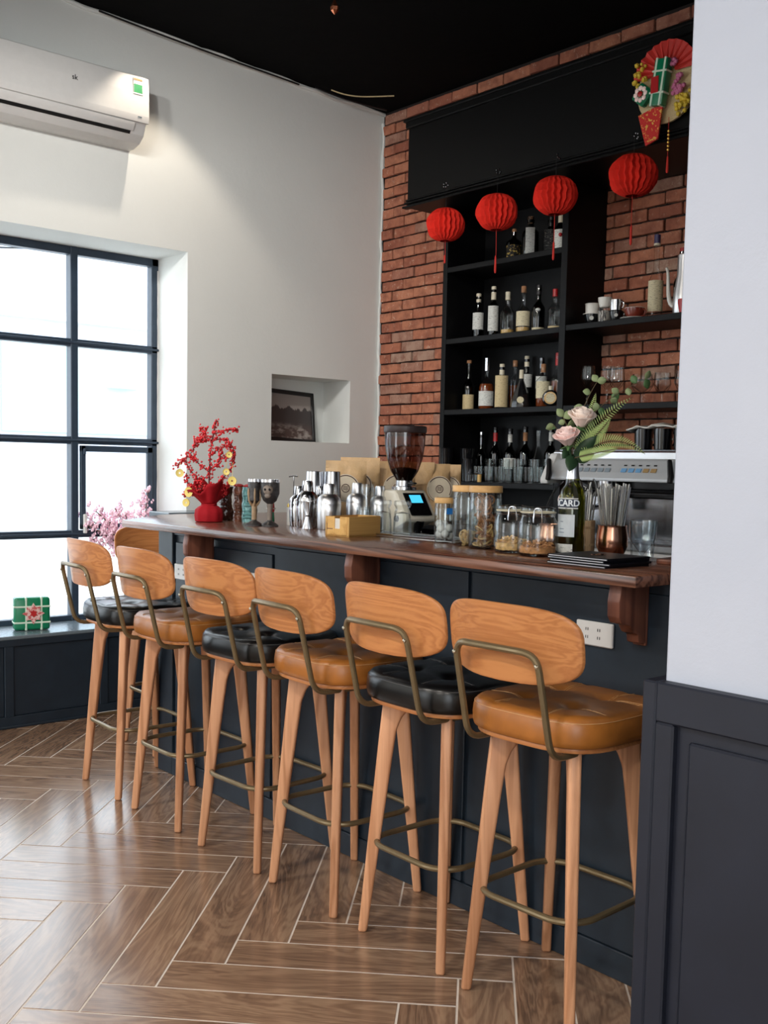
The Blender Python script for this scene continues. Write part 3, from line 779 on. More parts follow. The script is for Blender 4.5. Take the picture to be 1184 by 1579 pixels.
b = bottle('gin_bottle', 'tall dark bottle with a white strip label on the top shelf', at(-3.945, s1), .045, .232, .62, .017, .14, 'g_dark', None, .5, 'white_label', (.05, .72), 'cork', .04, .017, lw=.5)
b = bottle('rum_bottle', 'dark bottle with faint silver lettering behind white-labelled gin, top shelf', at(-3.852, s1, 4.50), .040, .225, .62, .014, .15, 'g_dark', 'dark_spirit', .6, 'black_label', (.15, .68), 'black_cap', .05)
b = bottle('rum_bottle', 'bottle with red dot on white label, by the divider on top shelf', at(-3.735, s1), .036, .245, .5, .013, .2, 'g_dark', 'dark_spirit', .5, 'white_label', (.1, .52), 'cream_cap', .085, .014)
MB().ico((.024, -.029, .098), .011, 2, (1, 1, 1)).build('red_dot', M['red_cap'], b)
two = [(-4.325, .033, .265, .5, 'g_dark', 'dark_spirit', 'white_label', (.22, .58), 'cream_cap', .05, 'slim dark bottle with grey-white label, leftmost on the second shelf', .14),
       (-4.207, .031, .292, .6, 'g_dark', None, 'white_label', (.14, .62), 'cream_cap', .075, 'tall straight bottle with white capsule and long label, second shelf', .12),
       (-4.098, .039, .250, .5, 'g_clear', 'pale_spirit', None, None, 'cream_cap', .045, 'clear round-shouldered bottle with a little amber spirit left, second shelf', .22),
       (-3.981, .040, .268, .46, 'g_clear', 'pale_spirit', 'cream_label', (.18, .48), 'cork', .035, 'clear bottle with cream label and brown cork, second shelf', .16),
       (-3.872, .035, .262, .5, 'g_green', 'dark_spirit', 'cream_label', (.02, .12), 'black_cap', .05, 'green bottle with white shield, second shelf near the divider', .2),
       (-3.757, .036, .228, .5, 'g_clear', None, 'tan_label', (.02, .13), 'red_cap', .04, 'clear bottle with bright red cap beside the divider, second shelf', .2)]
for x, r, h, bd, gm, lq, lb, lz, cp, ch, lab, sh in two:
    b = bottle('spirit_bottle', lab, at(x, s2), r, h, bd, .0125, sh, gm, lq, .16 if gm == 'g_clear' else .5, lb, lz or (.1, .3), cp, ch)
    if gm == 'g_green': MB().ico((.021, -.0285, .125), .017, 2, (1, .7, .6)).build('shield_label', M['white_label'], b)
three = [(-4.388, 4.44, .0345, .292, .46, .2, 'g_dark', 'dark_spirit', 'tan_label', (.03, .32), 'cork', .03, 'slender dark whisky bottle with low cream label, leftmost on third shelf'),
         (-4.245, 4.44, .045, .298, .44, .22, 'g_clear', 'amber', 'white_label', (.08, .36), 'steel', .075, 'amber bourbon bottle with white printed front on third shelf'),
         (-4.118, 4.43, .0385, .255, .62, .12, 'g_dark', 'amber', 'tan_label', (.05, .74), 'cream_cap', .06, 'amber bottle with very tall cream label on the third shelf'),
         (-4.128, 4.55, .034, .285, .6, .15, 'g_clear', 'amber', None, None, 'cork', .035, 'amber bottle with wide cork behind the tall cream label bottle'),
         (-4.045, 4.555, .033, .305, .5, .2, 'g_dark', 'dark_spirit', 'white_label', (.42, .66), 'cream_cap', .06, 'bottle with long cream capsule, rear row of third shelf'),
         (-3.935, 4.555, .033, .288, .5, .2, 'g_dark', 'dark_spirit', 'white_label', (.40, .64), 'dark_steel', .06, 'dark bottle with dark capsule, rear row of third shelf'),
         (-3.822, 4.44, .040, .238, .6, .16, 'g_clear', 'amber', 'cream_label', (.22, .60), 'cork', .045, 'bottle with broad cream band label right of the flared decanter'),
         (-3.820, 4.555, .036, .308, .5, .2, 'g_clear', 'amber', None, None, 'red_cap', .07, 'tall amber bottle with faded red capsule, rear corner of third shelf')]
for x, y, r, h, bd, sh, gm, lq, lb, lz, cp, ch, lab in three:
    bottle('whisky_bottle', lab, at(x, s3, y), r, h, bd, .0125, sh, gm, lq, .5, lb, lz or (.1, .3), cp, ch)
d = thing('cognac_decanter', 'flared dark cognac decanter with small oval label on third shelf', 'bottle', at(-3.962, s3, 4.42), 0, 'bottles on the black shelves')
MB().lathe([(.045, 0), (.056, .006), (.057, .02), (.047, .06), (.034, .10), (.02, .135), (.013, .155), (.012, .17)], 20, lobes=10, amp=.03).build('glass', M['black_glaze'], d)
MB().lathe([(.013, .165), (.012, .21), (.01, .213)], 14).build('cap', M['cream_cap'], d)
MB().at((.034, -.043, .045), R(38), R(75)).lathe([(.019, 0), (.019, .002)], 18).build('oval_label', M['cream_label'], d)
d = thing('round_flask', 'small round flask with gold disc label beside the divider, third shelf', 'bottle', at(-3.70, s3, 4.36), R(38), 'bottles on the black shelves')
MB().at((0, 0, .046), 0, R(90)).lathe([(.028, -.018), (.042, -.012), (.045, 0), (.042, .012), (.028, .018)], 22).build('glass', M['black_glaze'], d)
MB().at((0, -.018, .046), 0, R(90)).lathe([(.033, 0), (.032, .003)], 22).build('disc_label', M['pale_spirit'], d); MB().at((0, -.0215, .046), 0, R(90)).lathe([(.024, 0), (.024, .001)], 22).build('disc_centre', M['cream_label'], d)
MB().lathe([(.011, .088), (.011, .108), (.009, .110)], 12).build('cap', M['cream_cap'], d)
four = [(-4.375, .032, .292, 'dark_spirit', 'steel', 'dark_steel', 'dark bottle with round steel stopper, leftmost behind the tumblers'),
        (-4.262, .036, .318, 'dark_spirit', 'black_cap', 'red_cap', 'dark bottle with red neck sleeve behind the lower shelf tumblers'),
        (-4.146, .037, .308, 'dark_spirit', 'black_cap', 'white_label', 'bottle with white neck band behind tumblers, third from left'),
        (-4.031, .037, .318, 'dark_spirit', 'black_cap', 'cork', 'bottle with brown neck band behind tumblers on the lowest shelf'),
        (-3.842, .037, .316, 'dark_spirit', 'black_cap', 'white_label', 'bottle with white neck band beside the divider on the lowest shelf')]
for x, r, h, lq, cp, nl, lab in four:
    bottle('liqueur_bottle', lab, at(x, s4, 4.545), r, h, .5, .0125, .2, 'g_dark', lq, .5, 'white_label' if x in (-4.146,) else None, (.25, .45), cp, .03, neck_lab=(nl, .74, .9))
bottle('decanter', 'clear flared glass decanter behind the tumblers on lowest shelf', at(-3.935, s4, 4.545), .042, .295, .3, .012, .42, 'g_clear', None, .3, None, (.1, .2), 'g_clear', .03)
# ------------------------------------------------------------------ glasses, lower shelf
def tumbler(name, label, loc, r, h, taper=.86, group=None, flute=0, mat='g_clear', up=True, cat='glass', n=20):
    t = thing(name, label, cat, loc, 0, group); w_ = .0022
    p = [(r * taper, 0), (r * taper, .001), (r * (taper + .03), .006), (r, h), (r - w_, h), (r * taper - w_ * .5, .012), (.0005, .010)]
    if not up: p = [(a, h - z) for a, z in p]
    b = MB(); nn = max(n, flute * 2)
    vs, fs = [], []
    for a, z in p:
        for i in range(nn):
            k = a * (1 + (.03 * math.cos(flute * 2 * PI * i / nn) if flute and .1 * h < z < .8 * h else 0)); an = 2 * PI * i / nn; vs.append((k * math.cos(an), k * math.sin(an), z))
    for j in range(len(p) - 1):
        for i in range(nn): fs.append((j * nn + i, j * nn + (i + 1) % nn, (j + 1) * nn + (i + 1) % nn, (j + 1) * nn + i))
    b.add(vs, fs).build('bowl', M[mat], t, 40)
    return t
proto_h = tumbler('highball_glass', 'clear highball glass in the rear row on lowest bottle shelf', at(-4.225, s4, 4.46), .031, .132, .9, 'highball glasses on the lowest shelf')
for i in range(1, 5): dup(proto_h, at(-4.225 + i * .112, s4, 4.455 + .01 * (i % 2)))
proto_t = tumbler('shot_tumbler', 'small clear tumbler in front row on lowest bottle shelf', at(-4.185, s4, 4.33), .031, .088, .84, 'small tumblers on the lowest shelf')
for i in range(1, 8): dup(proto_t, at(-4.185 + i * .0735, s4, 4.33 + .006 * (i % 3)))
# dark bar tools at the left end of the lowest shelf
def tin(name, label, loc, r0, r1, h, mat='dark_steel', cat='shaker tin'):
    t = thing(name, label, cat, loc, 0, 'bar tins at the left of the lowest shelf')
    MB().lathe([(r0, 0), (r1, h - .004), (r1 + .0015, h), (r1 - .002, h), (r0 - .004, .006), (.001, .005)], 22).build('cup', M[mat], t); return t
tin('shaker_tin', 'dark steel shaker tin at left end of the lowest shelf', at(-4.415, s4, 4.30), .034, .044, .19, 'black_glaze')
tin('shaker_tin', 'tall dark mixing tin beside the red-necked bottle', at(-4.335, s4, 4.39), .038, .047, .19, 'black_glaze')
tin('mixing_glass', 'grey steel mixing tin in front of the dark tins', at(-4.255, s4, 4.33), .030, .043, .13, 'dark_steel')
sb = thing('glass_globe', 'small clear glass ball by the shelf end behind the coffee bags', 'ornament', at(-4.36, s4, 4.33)); MB().ico((0, 0, .032), .031, 3).build('globe', M['g_clear'], sb); MB().lathe([(.005, .06), (.006, .072)], 10).build('loop', M['steel'], sb)
cj = thing('cork_jar', 'little glass jar with steel lid on the lowest shelf', 'jar', at(-4.285, s4 - .0, 4.20)); 
cj.location = (-4.20, 4.30, s4)
MB().open_lathe([(.03, 0), (.033, .004), (.033, .04)], 18).build('glass', M['g_clear'], cj); MB().lathe([(.036, .04), (.037, .046), (.034, .048)], 18).build('lid', M['dark_steel'], cj)
wk = thing('wine_cork', 'loose printed cork standing on the shelf edge', 'cork', (-4.145, 4.298, s4)); MB().lathe([(.012, 0), (.0125, .04), (.011, .042)], 12).build('cork', M['pale_spirit'], wk)
# ------------------------------------------------------------------ right upper shelf: cups
def cup(name, label, loc, r0, r1, h, mat, handle=0, cat='cup', group=None, hy=(0, 0)):
    t = thing(name, label, cat, loc, 0, group)
    MB().lathe([(r0 * .8, 0), (r0, .004), (r1, h * .75), (r1, h), (r1 - .003, h), (r1 - .004, h * .7), (.001, .008)], 22).build('bowl', M[mat], t)
    if handle: MB().tube(bezier([(r1 * .92, 0, h * .82), (r1 + handle * 1.5, 0, h * .95), (r1 + handle * 1.5, 0, h * .1), (r0 * .95, 0, h * .25)], 10), .0042, 8).build('handle', M[mat], t)
    return t
c1 = cup('coffee_cup', 'black cup under a white drip filter at left of right shelf', at(-3.475, RZ[0], 4.40), .030, .042, .056, 'black_glaze')
MB().at((.024, -.034, .034), R(35), R(90)).lathe([(.011, 0), (.011, .001)], 14).build('emblem', M['white_label'], c1)
c2 = thing('drip_filter', 'white metal drip coffee filter standing on the black cup', 'coffee filter', at(-3.475, RZ[0] + .056, 4.40)); MB().lathe([(.047, 0), (.047, .003), (.034, .004), (.036, .05), (.038, .054), (.034, .054), (.03, .006)], 22).build('body', M['porcelain'], c2); MB().lathe([(.037, .05), (.03, .058), (.004, .06)], 20).build('lid', M['steel_brushed'], c2)
c3 = thing('patterned_glass', 'glass with dark leaf pattern under a white ceramic cup', 'glass', at(-3.395, RZ[0], 4.40)); MB().open_lathe([(.03, 0), (.034, .003), (.036, .082)], 20).build('bowl', M['g_clear'], c3); MB().open_lathe([(.033, .004), (.0345, .066)], 20).build('leaf_print', printed('leaf_print', (170, 160, 150), (50, 40, 36), 30, .5, (3, 3, .8)), c3)
c4 = cup('ceramic_cup', 'white ceramic cup standing on the patterned glass', at(-3.395, RZ[0] + .083, 4.40), .028, .036, .05, 'porcelain')
c5 = cup('coffee_cup', 'small black cup with a steel mug on top, right upper shelf', at(-3.315, RZ[0], 4.39), .026, .036, .056, 'black_glaze', .012)
MB().at((.02, -.029, .034), R(35), R(90)).lathe([(.009, 0), (.009, .001)], 14).build('emblem', M['white_label'], c5)
c6 = cup('steel_mug', 'small steel mug with handle stacked on the black cup', at(-3.318, RZ[0] + .057, 4.39), .030, .032, .056, 'steel', .013)
c7 = thing('saucer', 'white saucer under the brown cup on the right upper shelf', 'saucer', at(-3.205, RZ[0], 4.39)); MB().lathe([(.03, 0), (.04, .002), (.07, .011), (.071, .013), (.04, .006), (.001, .005)], 28).build('plate', M['porcelain'], c7)
c8 = cup('espresso_cup', 'glossy brown cup with white rim on a saucer', at(-3.205, RZ[0] + .0065, 4.39), .034, .049, .054, 'brown_glaze', .014)
MB().lathe([(.0488, .0535), (.0492, .0555), (.046, .0555)], 22).build('rim', M['porcelain'], c8)
bt_ = bottle('liqueur_bottle', 'tall slim tapering liqueur bottle with violet cap against the bricks', at(-3.13, RZ[0], 4.45), .036, .415, .42, .0135, .2, 'g_clear', None, .3, 'cream_label', (.1, .46), 'purple_cap', .045, .016, lw=1.2)
MB().lathe([(.0165, .362), (.0165, .372)], 14).build('ring', M['cream_cap'], bt_)
bottle('wine_bottle', 'green bottle with red capsule behind the glass kettle, right shelf', at(-3.03, RZ[0], 4.52), .039, .348, .5, .0135, .2, 'g_green', 'dark_spirit', .4, 'white_label', (.12, .45), 'red_cap', .07, .0145)
ke = thing('drip_kettle', 'pale steel pour kettle with curved spout at right end of shelf', 'kettle', at(-2.94, RZ[0], 4.41), R(190))
MB().lathe([(.05, 0), (.052, .004), (.05, .10), (.037, .19), (.036, .285), (.030, .29)], 24).build('body', M['steel_brushed'], ke)
MB().tube(bezier([(.045, 0, .05), (.10, 0, .06), (.07, 0, .21), (.095, 0, .235)], 12), [.013 - .0006 * i for i in range(13)], 10).build('spout', M['porcelain'], ke)
MB().lathe([(.02, .29), (.008, .305), (.010, .315)], 14).build('lid_knob', M['black_cap'], ke)
cm = cup('red_cup', 'dark red cup at the far right end of the upper shelf', at(-2.885, RZ[0], 4.34), .026, .034, .066, 'red_cap', .012)
# stemmed glasses on the right lower shelf
def stem_glass(name, label, loc, r, h, bowl, group, flute=0):
    t = thing(name, label, 'glass', loc, 0, group); s0 = h - bowl
    p = [(.03, 0), (.031, .002), (.006, .008), (.0045, s0 * .5), (.006, s0), (r * .7, s0 + bowl * .18), (r, s0 + bowl * .45), (r * .86, h), (r * .83, h), (r * .96, s0 + bowl * .45), (.002, s0 + .006)]
    b = MB().lathe(p, 22, lobes=flute, amp=.035 if flute else 0); b.build('glass', M['g_clear'], t, 40); return t
stem_glass('wine_glass', 'tall wine glass at left end of the lower right shelf', at(-3.49, RZ[1], 4.40), .040, .205, .12, 'stemmed glasses on the lower right shelf')
stem_glass('wine_glass', 'tall wine glass second along the lower right shelf', at(-3.41, RZ[1], 4.46), .040, .205, .12, 'stemmed glasses on the lower right shelf')
stem_glass('wine_glass', 'wine glass behind the eucalyptus sprig on the lower right shelf', at(-3.32, RZ[1], 4.42), .040, .195, .12, 'stemmed glasses on the lower right shelf')
stem_glass('goblet_glass', 'wide ribbed goblet in the middle of the lower right shelf', at(-3.165, RZ[1], 4.42), .055, .148, .10, 'stemmed glasses on the lower right shelf', 14)
stem_glass('goblet_glass', 'narrow ribbed goblet right of the wide goblet', at(-3.055, RZ[1], 4.43), .043, .152, .105, 'stemmed glasses on the lower right shelf', 14)
stem_glass('goblet_glass', 'clear goblet half hidden by the pillar, lower right shelf', at(-2.935, RZ[1], 4.43), .043, .158, .11, 'stemmed glasses on the lower right shelf', 12)
# ------------------------------------------------------------------ paper lanterns and the hanging wall ornament
def lantern(loc, s, label, rz, tassel=.2):
    t = thing('paper_lantern', label, 'lantern', loc, rz, 'red paper lanterns hanging below the canopy')
    n, m = 22, 13; vs, fs = [], []
    for j in range(m + 1):
        u = j / m; z = -s * .92 * math.cos(PI * u) * (.92 if 0 < j < m else .9); rr = s * max(.30, math.sin(PI * u) ** .8)
        for i in range(n * 2):
            a = PI * i / n + (.055 if j % 2 else 0) ; k = rr * (1.0 if i % 2 == 0 else .87) * (1 + .03 * math.sin(5 * a + j))
            vs.append((k * math.cos(a), k * math.sin(a), z))
    for j in range(m):
        for i in range(n * 2): fs.append((j * n * 2 + i, j * n * 2 + (i + 1) % (n * 2), (j + 1) * n * 2 + (i + 1) % (n * 2), (j + 1) * n * 2 + i))
    MB().add(vs, fs).build('paper_body', M['red_paper'], t, 20)
    MB().tube([(0, 0, s * .8), (0, .0, s + .06), (0, .018, CB + .05 - loc[2])], .0012, 5).build('cord', M['black_cap'], t)
    MB().tube([(0, 0, -s * .8), (.002, 0, -s - tassel * .55)], .0014, 5).build('string', M['red_thread'], t)
    MB().lathe([(.003, -s - tassel * 1.0), (.006, -s - tassel * .95), (.005, -s - tassel * .6), (.002, -s - tassel * .55)], 8).build('tassel', M['red_thread'], t)
    hk = MB()
    for a in range(5): hk.ico((.012 * math.cos(a * 1.3), -.004 - .003 * a, CB + .05 - loc[2] + .012 * math.sin(a * 1.3)), .006, 1)
    hk.build('bow_hook', M['dark_steel'], t)
    return t
LYP = 4.055
lantern((-4.215, LYP, 2.715), .104, 'red paper lantern nearest the left wall, partly over the bricks', .3, .10)
lantern((-3.838, LYP, 2.720), .108, 'red paper lantern second from left over bottle shelves', 1.1, .20)
lantern((-3.452, LYP, 2.735), .108, 'red paper lantern third from left hanging by shelf divider', 1.9, .20)
lantern((-2.997, LYP, 2.745), .110, 'red paper lantern nearest the pillar in front of bricks', 2.7, .20)
orn = thing('new_year_ornament', 'festive hanging plaque with red fan, green rice cakes and flowers on black canopy', 'ornament', (-2.845, CYF - .03, 3.10))
MB().at((0, .012, 0), 0, R(90)).lathe([(.155, 0), (.155, .012)], 28).build('round_plaque', M['tan_label'], orn)
fan = MB(); vs, fs = [], []
for i in range(25):
    a = R(8 + 164 * i / 24); d_ = .012 if i % 2 else 0
    vs += [(.05 * math.cos(a), -.012 - d_, .05 + .05 * math.sin(a)), (.165 * math.cos(a), -.016 - d_, .03 + .165 * math.sin(a))]
fs = [(2 * i, 2 * i + 1, 2 * i + 3, 2 * i + 2) for i in range(24)]
fan.add(vs, fs).build('red_fan', plain('red_fan_paper', (196, 50, 42), .6), orn, 0)
M['rice_green'] = plain('green_foil_wrap', (14, 120, 82), .25, spec=.6); M['pale_ribbon'] = plain('pale_ribbon', (206, 224, 206), .5)
ck = MB().at((-.005, -.04, .01), ry=R(8)).box(-.036, .036, -.022, .022, -.10, .10, .01, 2).build('rice_cake', M['rice_green'], orn)
r_ = MB().at((-.005, -.04, .01), ry=R(8))
for dx in (-.022, .022): r_.box(dx - .005, dx + .005, -.0235, .0235, -.101, .101, .001)
for dz in (-.045, .045): r_.box(-.0375, .0375, -.0238, .0238, dz - .004, dz + .004, .001)
r_.build('ribbon', M['pale_ribbon'], ck)
MB().at((-.02, -.066, 0)).box(-.02, .02, 0, .004, -.035, .035, .002).build('red_tag', M['red_cap'], ck)
c2_ = MB().at((-.098, -.036, -.02), ry=R(40)).box(-.04, .04, -.02, .02, -.04, .04, .008).build('square_cake', M['rice_green'], orn)
for k in range(8): MB().at((-.098, -.058, -.02)).ico((.026 * math.cos(k * PI / 4), 0, .026 * math.sin(k * PI / 4)), .012, 1, (1, .4, 1)).build('petal', M['rose2'], c2_)
MB().ico((-.098, -.06, -.02), .014, 1, (1, .5, 1)).build('flower_centre', M['red_cap'], c2_)
fl = MB(); fr_ = random.Random(5)
for k in range(26): fl.ico((-.125 + fr_.uniform(-.025, .03), -.03 + fr_.uniform(-.01, .01), .07 + fr_.uniform(-.055, .05)), fr_.uniform(.008, .013), 1)
for k in range(24): fl.ico((.105 + fr_.uniform(-.03, .03), -.03 + fr_.uniform(-.01, .01), -.09 + fr_.uniform(-.05, .04)), fr_.uniform(.009, .014), 1)
stuff(fl.build('yellow_flowers', plain('yellow_petal', (216, 188, 60), .6), orn))
f2 = MB()
for k in range(22): f2.ico((.085 + fr_.uniform(-.03, .03), -.032, -.015 + fr_.uniform(-.04, .04)), fr_.uniform(.009, .014), 1)
for k in range(8): f2.ico((.045 + fr_.uniform(-.02, .02), -.034, .085 + fr_.uniform(-.015, .015)), .011, 1)
stuff(f2.build('pink_flowers', plain('pink_petal', (196, 110, 150), .6), orn))
MB().at((-.055, -.03, -.155), ry=R(-8)).prism([(-.06, .06), (.07, .07), (.03, -.075), (-.035, -.085), (-.04, -.06)], -.004, .004, 'xz').build('red_envelope', printed('gold_on_red', (196, 44, 40), (222, 176, 84), 50, .56, (1, 1, 1)), orn)
MB().tube([(.03, -.02, -.14), (.032, -.02, -.38)], .0013, 5).build('string', M['red_thread'], orn)
bd = MB()
for k in range(6): bd.ico((.032, -.02, -.20 - .016 * k), .007, 1)
bd.build('gold_beads', M['gold'], orn); MB().lathe([(.003, -.38), (.006, -.375), (.004, -.31)], 8, (.032, -.02)).build('tassel', M['red_thread'], orn)
# ------------------------------------------------------------------ espresso machine
em = thing('espresso_machine', 'steel two-group espresso machine on back counter with buttons along its front', 'coffee machine', (-2.72, 4.0, .955))
W2 = .665
MB().box(-W2, .75, .02, .50, .42, .545, .008).build('top_casing', M['steel_brushed'], em)
M['silver'] = plain('silver_machine_paint', (198, 200, 203), .42, .25, var=.02)
pnl = MB().prism([(.03, .42), (.075, .535), (-.0, .50), (-.052, .418), (-.052, .405), (.03, .405)], -W2 + .04, .75, 'yz', .003).build('button_panel', M['silver'], em)
ek = MB()
for x in (-W2, .75): MB().prism([(.04, .39), (.09, .55), (.0, .53), (-.07, .41), (-.07, .385)], x, x + .045, 'yz', .006).build('end_cap', M['white'], em)
def on_panel(u, d=.0): return (-.026 + (-.0) , 0)
btn_m = [plain('button_face', (150, 162, 172), .3), plain('button_blue', (120, 170, 214), .3), plain('button_tan', (170, 140, 96), .3)]
for gi, gx0 in enumerate((-.455, -.205)):
    for k in range(5):
        x = gx0 + k * .040
        MB().at((x, -.029, .455), 0, R(58)).box(-.0155, .0155, -.011, .011, 0, .004, .002).build('button', btn_m[2 if gi and k > 2 else (1 if gi else 0)], em)
        MB().at((x, -.0165, .478), 0, R(58)).box(-.008, .008, -.003, .003, .0, .0015).build('icon', M['dark'], em, 0)
for x, wd in ((-.55, .06), (-.25, .04), (.03, .07), (.42, .09)): MB().at((x, -.027, .455), 0, R(58)).box(-wd / 2, wd / 2, -.012, .012, 0, .002, .001).build('blank_plate', M['silver'], em)
for x in (-.635, .045): lv = MB().tube([(x - .01, -.03, .50), (x + .03, -.075, .43), (x + .032, -.085, .405)], [.011, .014, .012], 8).build('steam_lever', M['black_cap'], em)
MB().box(-.60, .70, .16, .46, .08, .33, .004).build('back_splash', M['steel'], em)
MB().box(-.60, .70, .10, .47, .33, .42, .004).build('group_housing', M['black_glaze'], em)
MB().tube([(-.55, .07, .36), (.7, .07, .36)], .012, 8).build('cup_rail', M['steel'], em)
for x in (-.34, .22):
    gh = MB().lathe([(.036, .30), (.04, .31), (.045, .35), (.045, .405)], 20, (x, .03)).build('group_head', M['steel'], em)
    MB().lathe([(.034, .27), (.042, .28), (.042, .30)], 18, (x, .03)).tube([(x, -.01, .288), (x, -.16, .275)], [.012, .016], 8).build('portafilter', M['dark_steel'], em)
MB().tube(bezier([(-.58, .0, .40), (-.60, -.08, .34), (-.60, -.12, .2), (-.58, -.14, .14)], 10), .006, 8).build('steam_wand', M['steel'], em)
MB().tube(bezier([(.50, .0, .40), (.52, -.08, .34), (.52, -.10, .2), (.5, -.12, .14)], 10), .006, 8).build('steam_wand', M['steel'], em)
MB().box(-.62, .74, -.10, .46, .10, .135, .006).build('drip_tray', M['steel_brushed'], em)
gr = MB()
for k in range(30): gr.box(-.58 + k * .043, -.55 + k * .043, -.08, .14, .135, .138)
stuff(gr.build('tray_grille', M['dark_steel'], em, 0))
MB().box(-.63, .75, -.09, .48, .015, .10, .012).build('base', M['white'], em)
for x in (-.5, .6):
    for y in (0, .4): MB().lathe([(.022, 0), (.018, .018)], 12, (x, y)).build('foot', M['black_cap'], em)
MB().box(-.63, .74, .03, .49, .545, .55).build('cup_tray', M['dark_steel'], em, 0)
# a row of black mugs on top under a white cloth
for k in range(4):
    m = cup('coffee_mug', ['black mug on the espresso machine, leftmost behind fern tips', 'black mug on the espresso machine, second from left', 'black mug on the espresso machine, third from left', 'black mug on the espresso machine, half behind the pillar'][k], (-2.93 + k * .105, 4.12, 1.505), .040, .043, .098, 'black_glaze', .014, 'mug', 'black mugs warming on the espresso machine')
    MB().at((.030, -.033, .05), R(42), R(90)).lathe([(.006, 0), (.006, .0006)], 12).build('emblem', M['white_label'], m)
    m.rotation_euler[2] = R(60)
cl = MB(); vs, fs = [], []
for i in range(21):
    for j in range(5): vs.append((-2.985 + .55 * i / 20, 4.06 + .045 * j, 1.607 + .006 * math.sin(i * 1.1 + j) + (.012 if (i * 7 + j * 3) % 5 == 0 else 0) - (.025 * (1 - i / 2) if i < 2 else 0)))
for i in range(20):
    for j in range(4): fs.append((i * 5 + j, i * 5 + j + 1, i * 5 + j + 6, i * 5 + j + 5))
clo = cl.add(vs, fs).build('folded_cloth', M['porcelain']); tag(clo, 'thin white cloth draped over the black mugs on the espresso machine', 'cloth')
sol = clo.modifiers.new('thickness', 'SOLIDIFY'); sol.thickness = .006; sol.offset = 1
# ------------------------------------------------------------------ coffee grinder
gd = thing('coffee_grinder', 'cream coffee grinder with smoked bean hopper and lit blue screen behind bar', 'coffee grinder', (-3.115, 2.99, .95), R(-6))
gd.location = (-3.293, 2.964, .95); gd.scale = (1.04, 1.04, 1.0)
bp = [(.02, 0), (.02, .0)]
MB().prism(rrect(.085, .12, .03), 0, .035, 'xy', .004).build('base', M['cream_body'], gd)
MB().prism([(-.085, .03), (.03, .03), (.035, .20), (.12, .235), (.12, .26), (.06, .345), (.045, .362), (-.055, .362), (-.075, .34), (-.092, .22)], -.075, .075, 'xz', .012, 2).build('body', M['cream_body'], gd)
sn = Vector((.085, 0, .06)).normalized(); 
scr = MB().mat(Matrix.Translation((.0925, 0, .305)) @ Matrix.Rotation(R(54.8), 4, 'Y')).box(-.055, .055, -.052, .052, -.002, .004, .003).build('control_panel', M['black_glaze'], gd)
MB().mat(Matrix.Translation((.0925, 0, .305)) @ Matrix.Rotation(R(54.8), 4, 'Y')).box(-.042, -.004, -.028, .028, .0042, .0048).build('screen', emit('blue_screen', (70, 190, 235), 1.0), scr, 0)
for dy in (-.022, 0, .022): MB().mat(Matrix.Translation((.0925, 0, .305)) @ Matrix.Rotation(R(54.8), 4, 'Y')).lathe([(.004, .004), (.004, .0046)], 10, (.028, dy)).build('button', M['dark_steel'], scr)
for k in range(3): MB().box(-.066, -.028, -.0765, -.0745, .27 - k * .018, .275 - k * .018).build('vent_slot', M['dark'], gd, 0)
MB().at((.10, 0, .21), ry=R(15)).lathe([(.018, -.02), (.02, .03)], 16).build('chute', M['dark_steel'], gd)
MB().at((.06, -.0765, .245), 0, R(90)).lathe([(.014, -.004), (.012, .006)], 16).build('knob', M['black_cap'], gd)
MB().tube([(.035, -.05, .18), (.13, -.05, .175), (.13, .05, .175), (.035, .05, .18)], .005, 8).build('fork', M['steel'], gd)
MB().prism(rrect(.05, .05, .02), 0, .012, 'xy').at((.02, 0, 0)).build('drip_plate', M['dark_steel'], gd)
MB().lathe([(.05, .362), (.05, .374), (.034, .378), (.034, .40)], 24).build('collar', M['steel'], gd)
MB().box(.03, .075, -.01, .01, .386, .394, .003).build('gate', M['black_cap'], gd)
MB().open_lathe([(.030, .392), (.034, .405), (.056, .44), (.072, .49), (.08, .545), (.0825, .605)], 32).build('hopper', M['g_smoke'], gd, 50)
MB().lathe([(.0, .396), (.03, .40), (.05, .435), (.052, .448), (.02, .455), (.0, .456)], 24).build('coffee_beans', plain('coffee_beans', (34, 22, 20), .5, var=.5, bump=.006, scale=110), gd)
MB().lathe([(.084, .598), (.0865, .602), (.0865, .622), (.083, .626), (.0, .627)], 32).build('hopper_lid', plain('dark_brown_lid', (58, 46, 46), .4), gd)
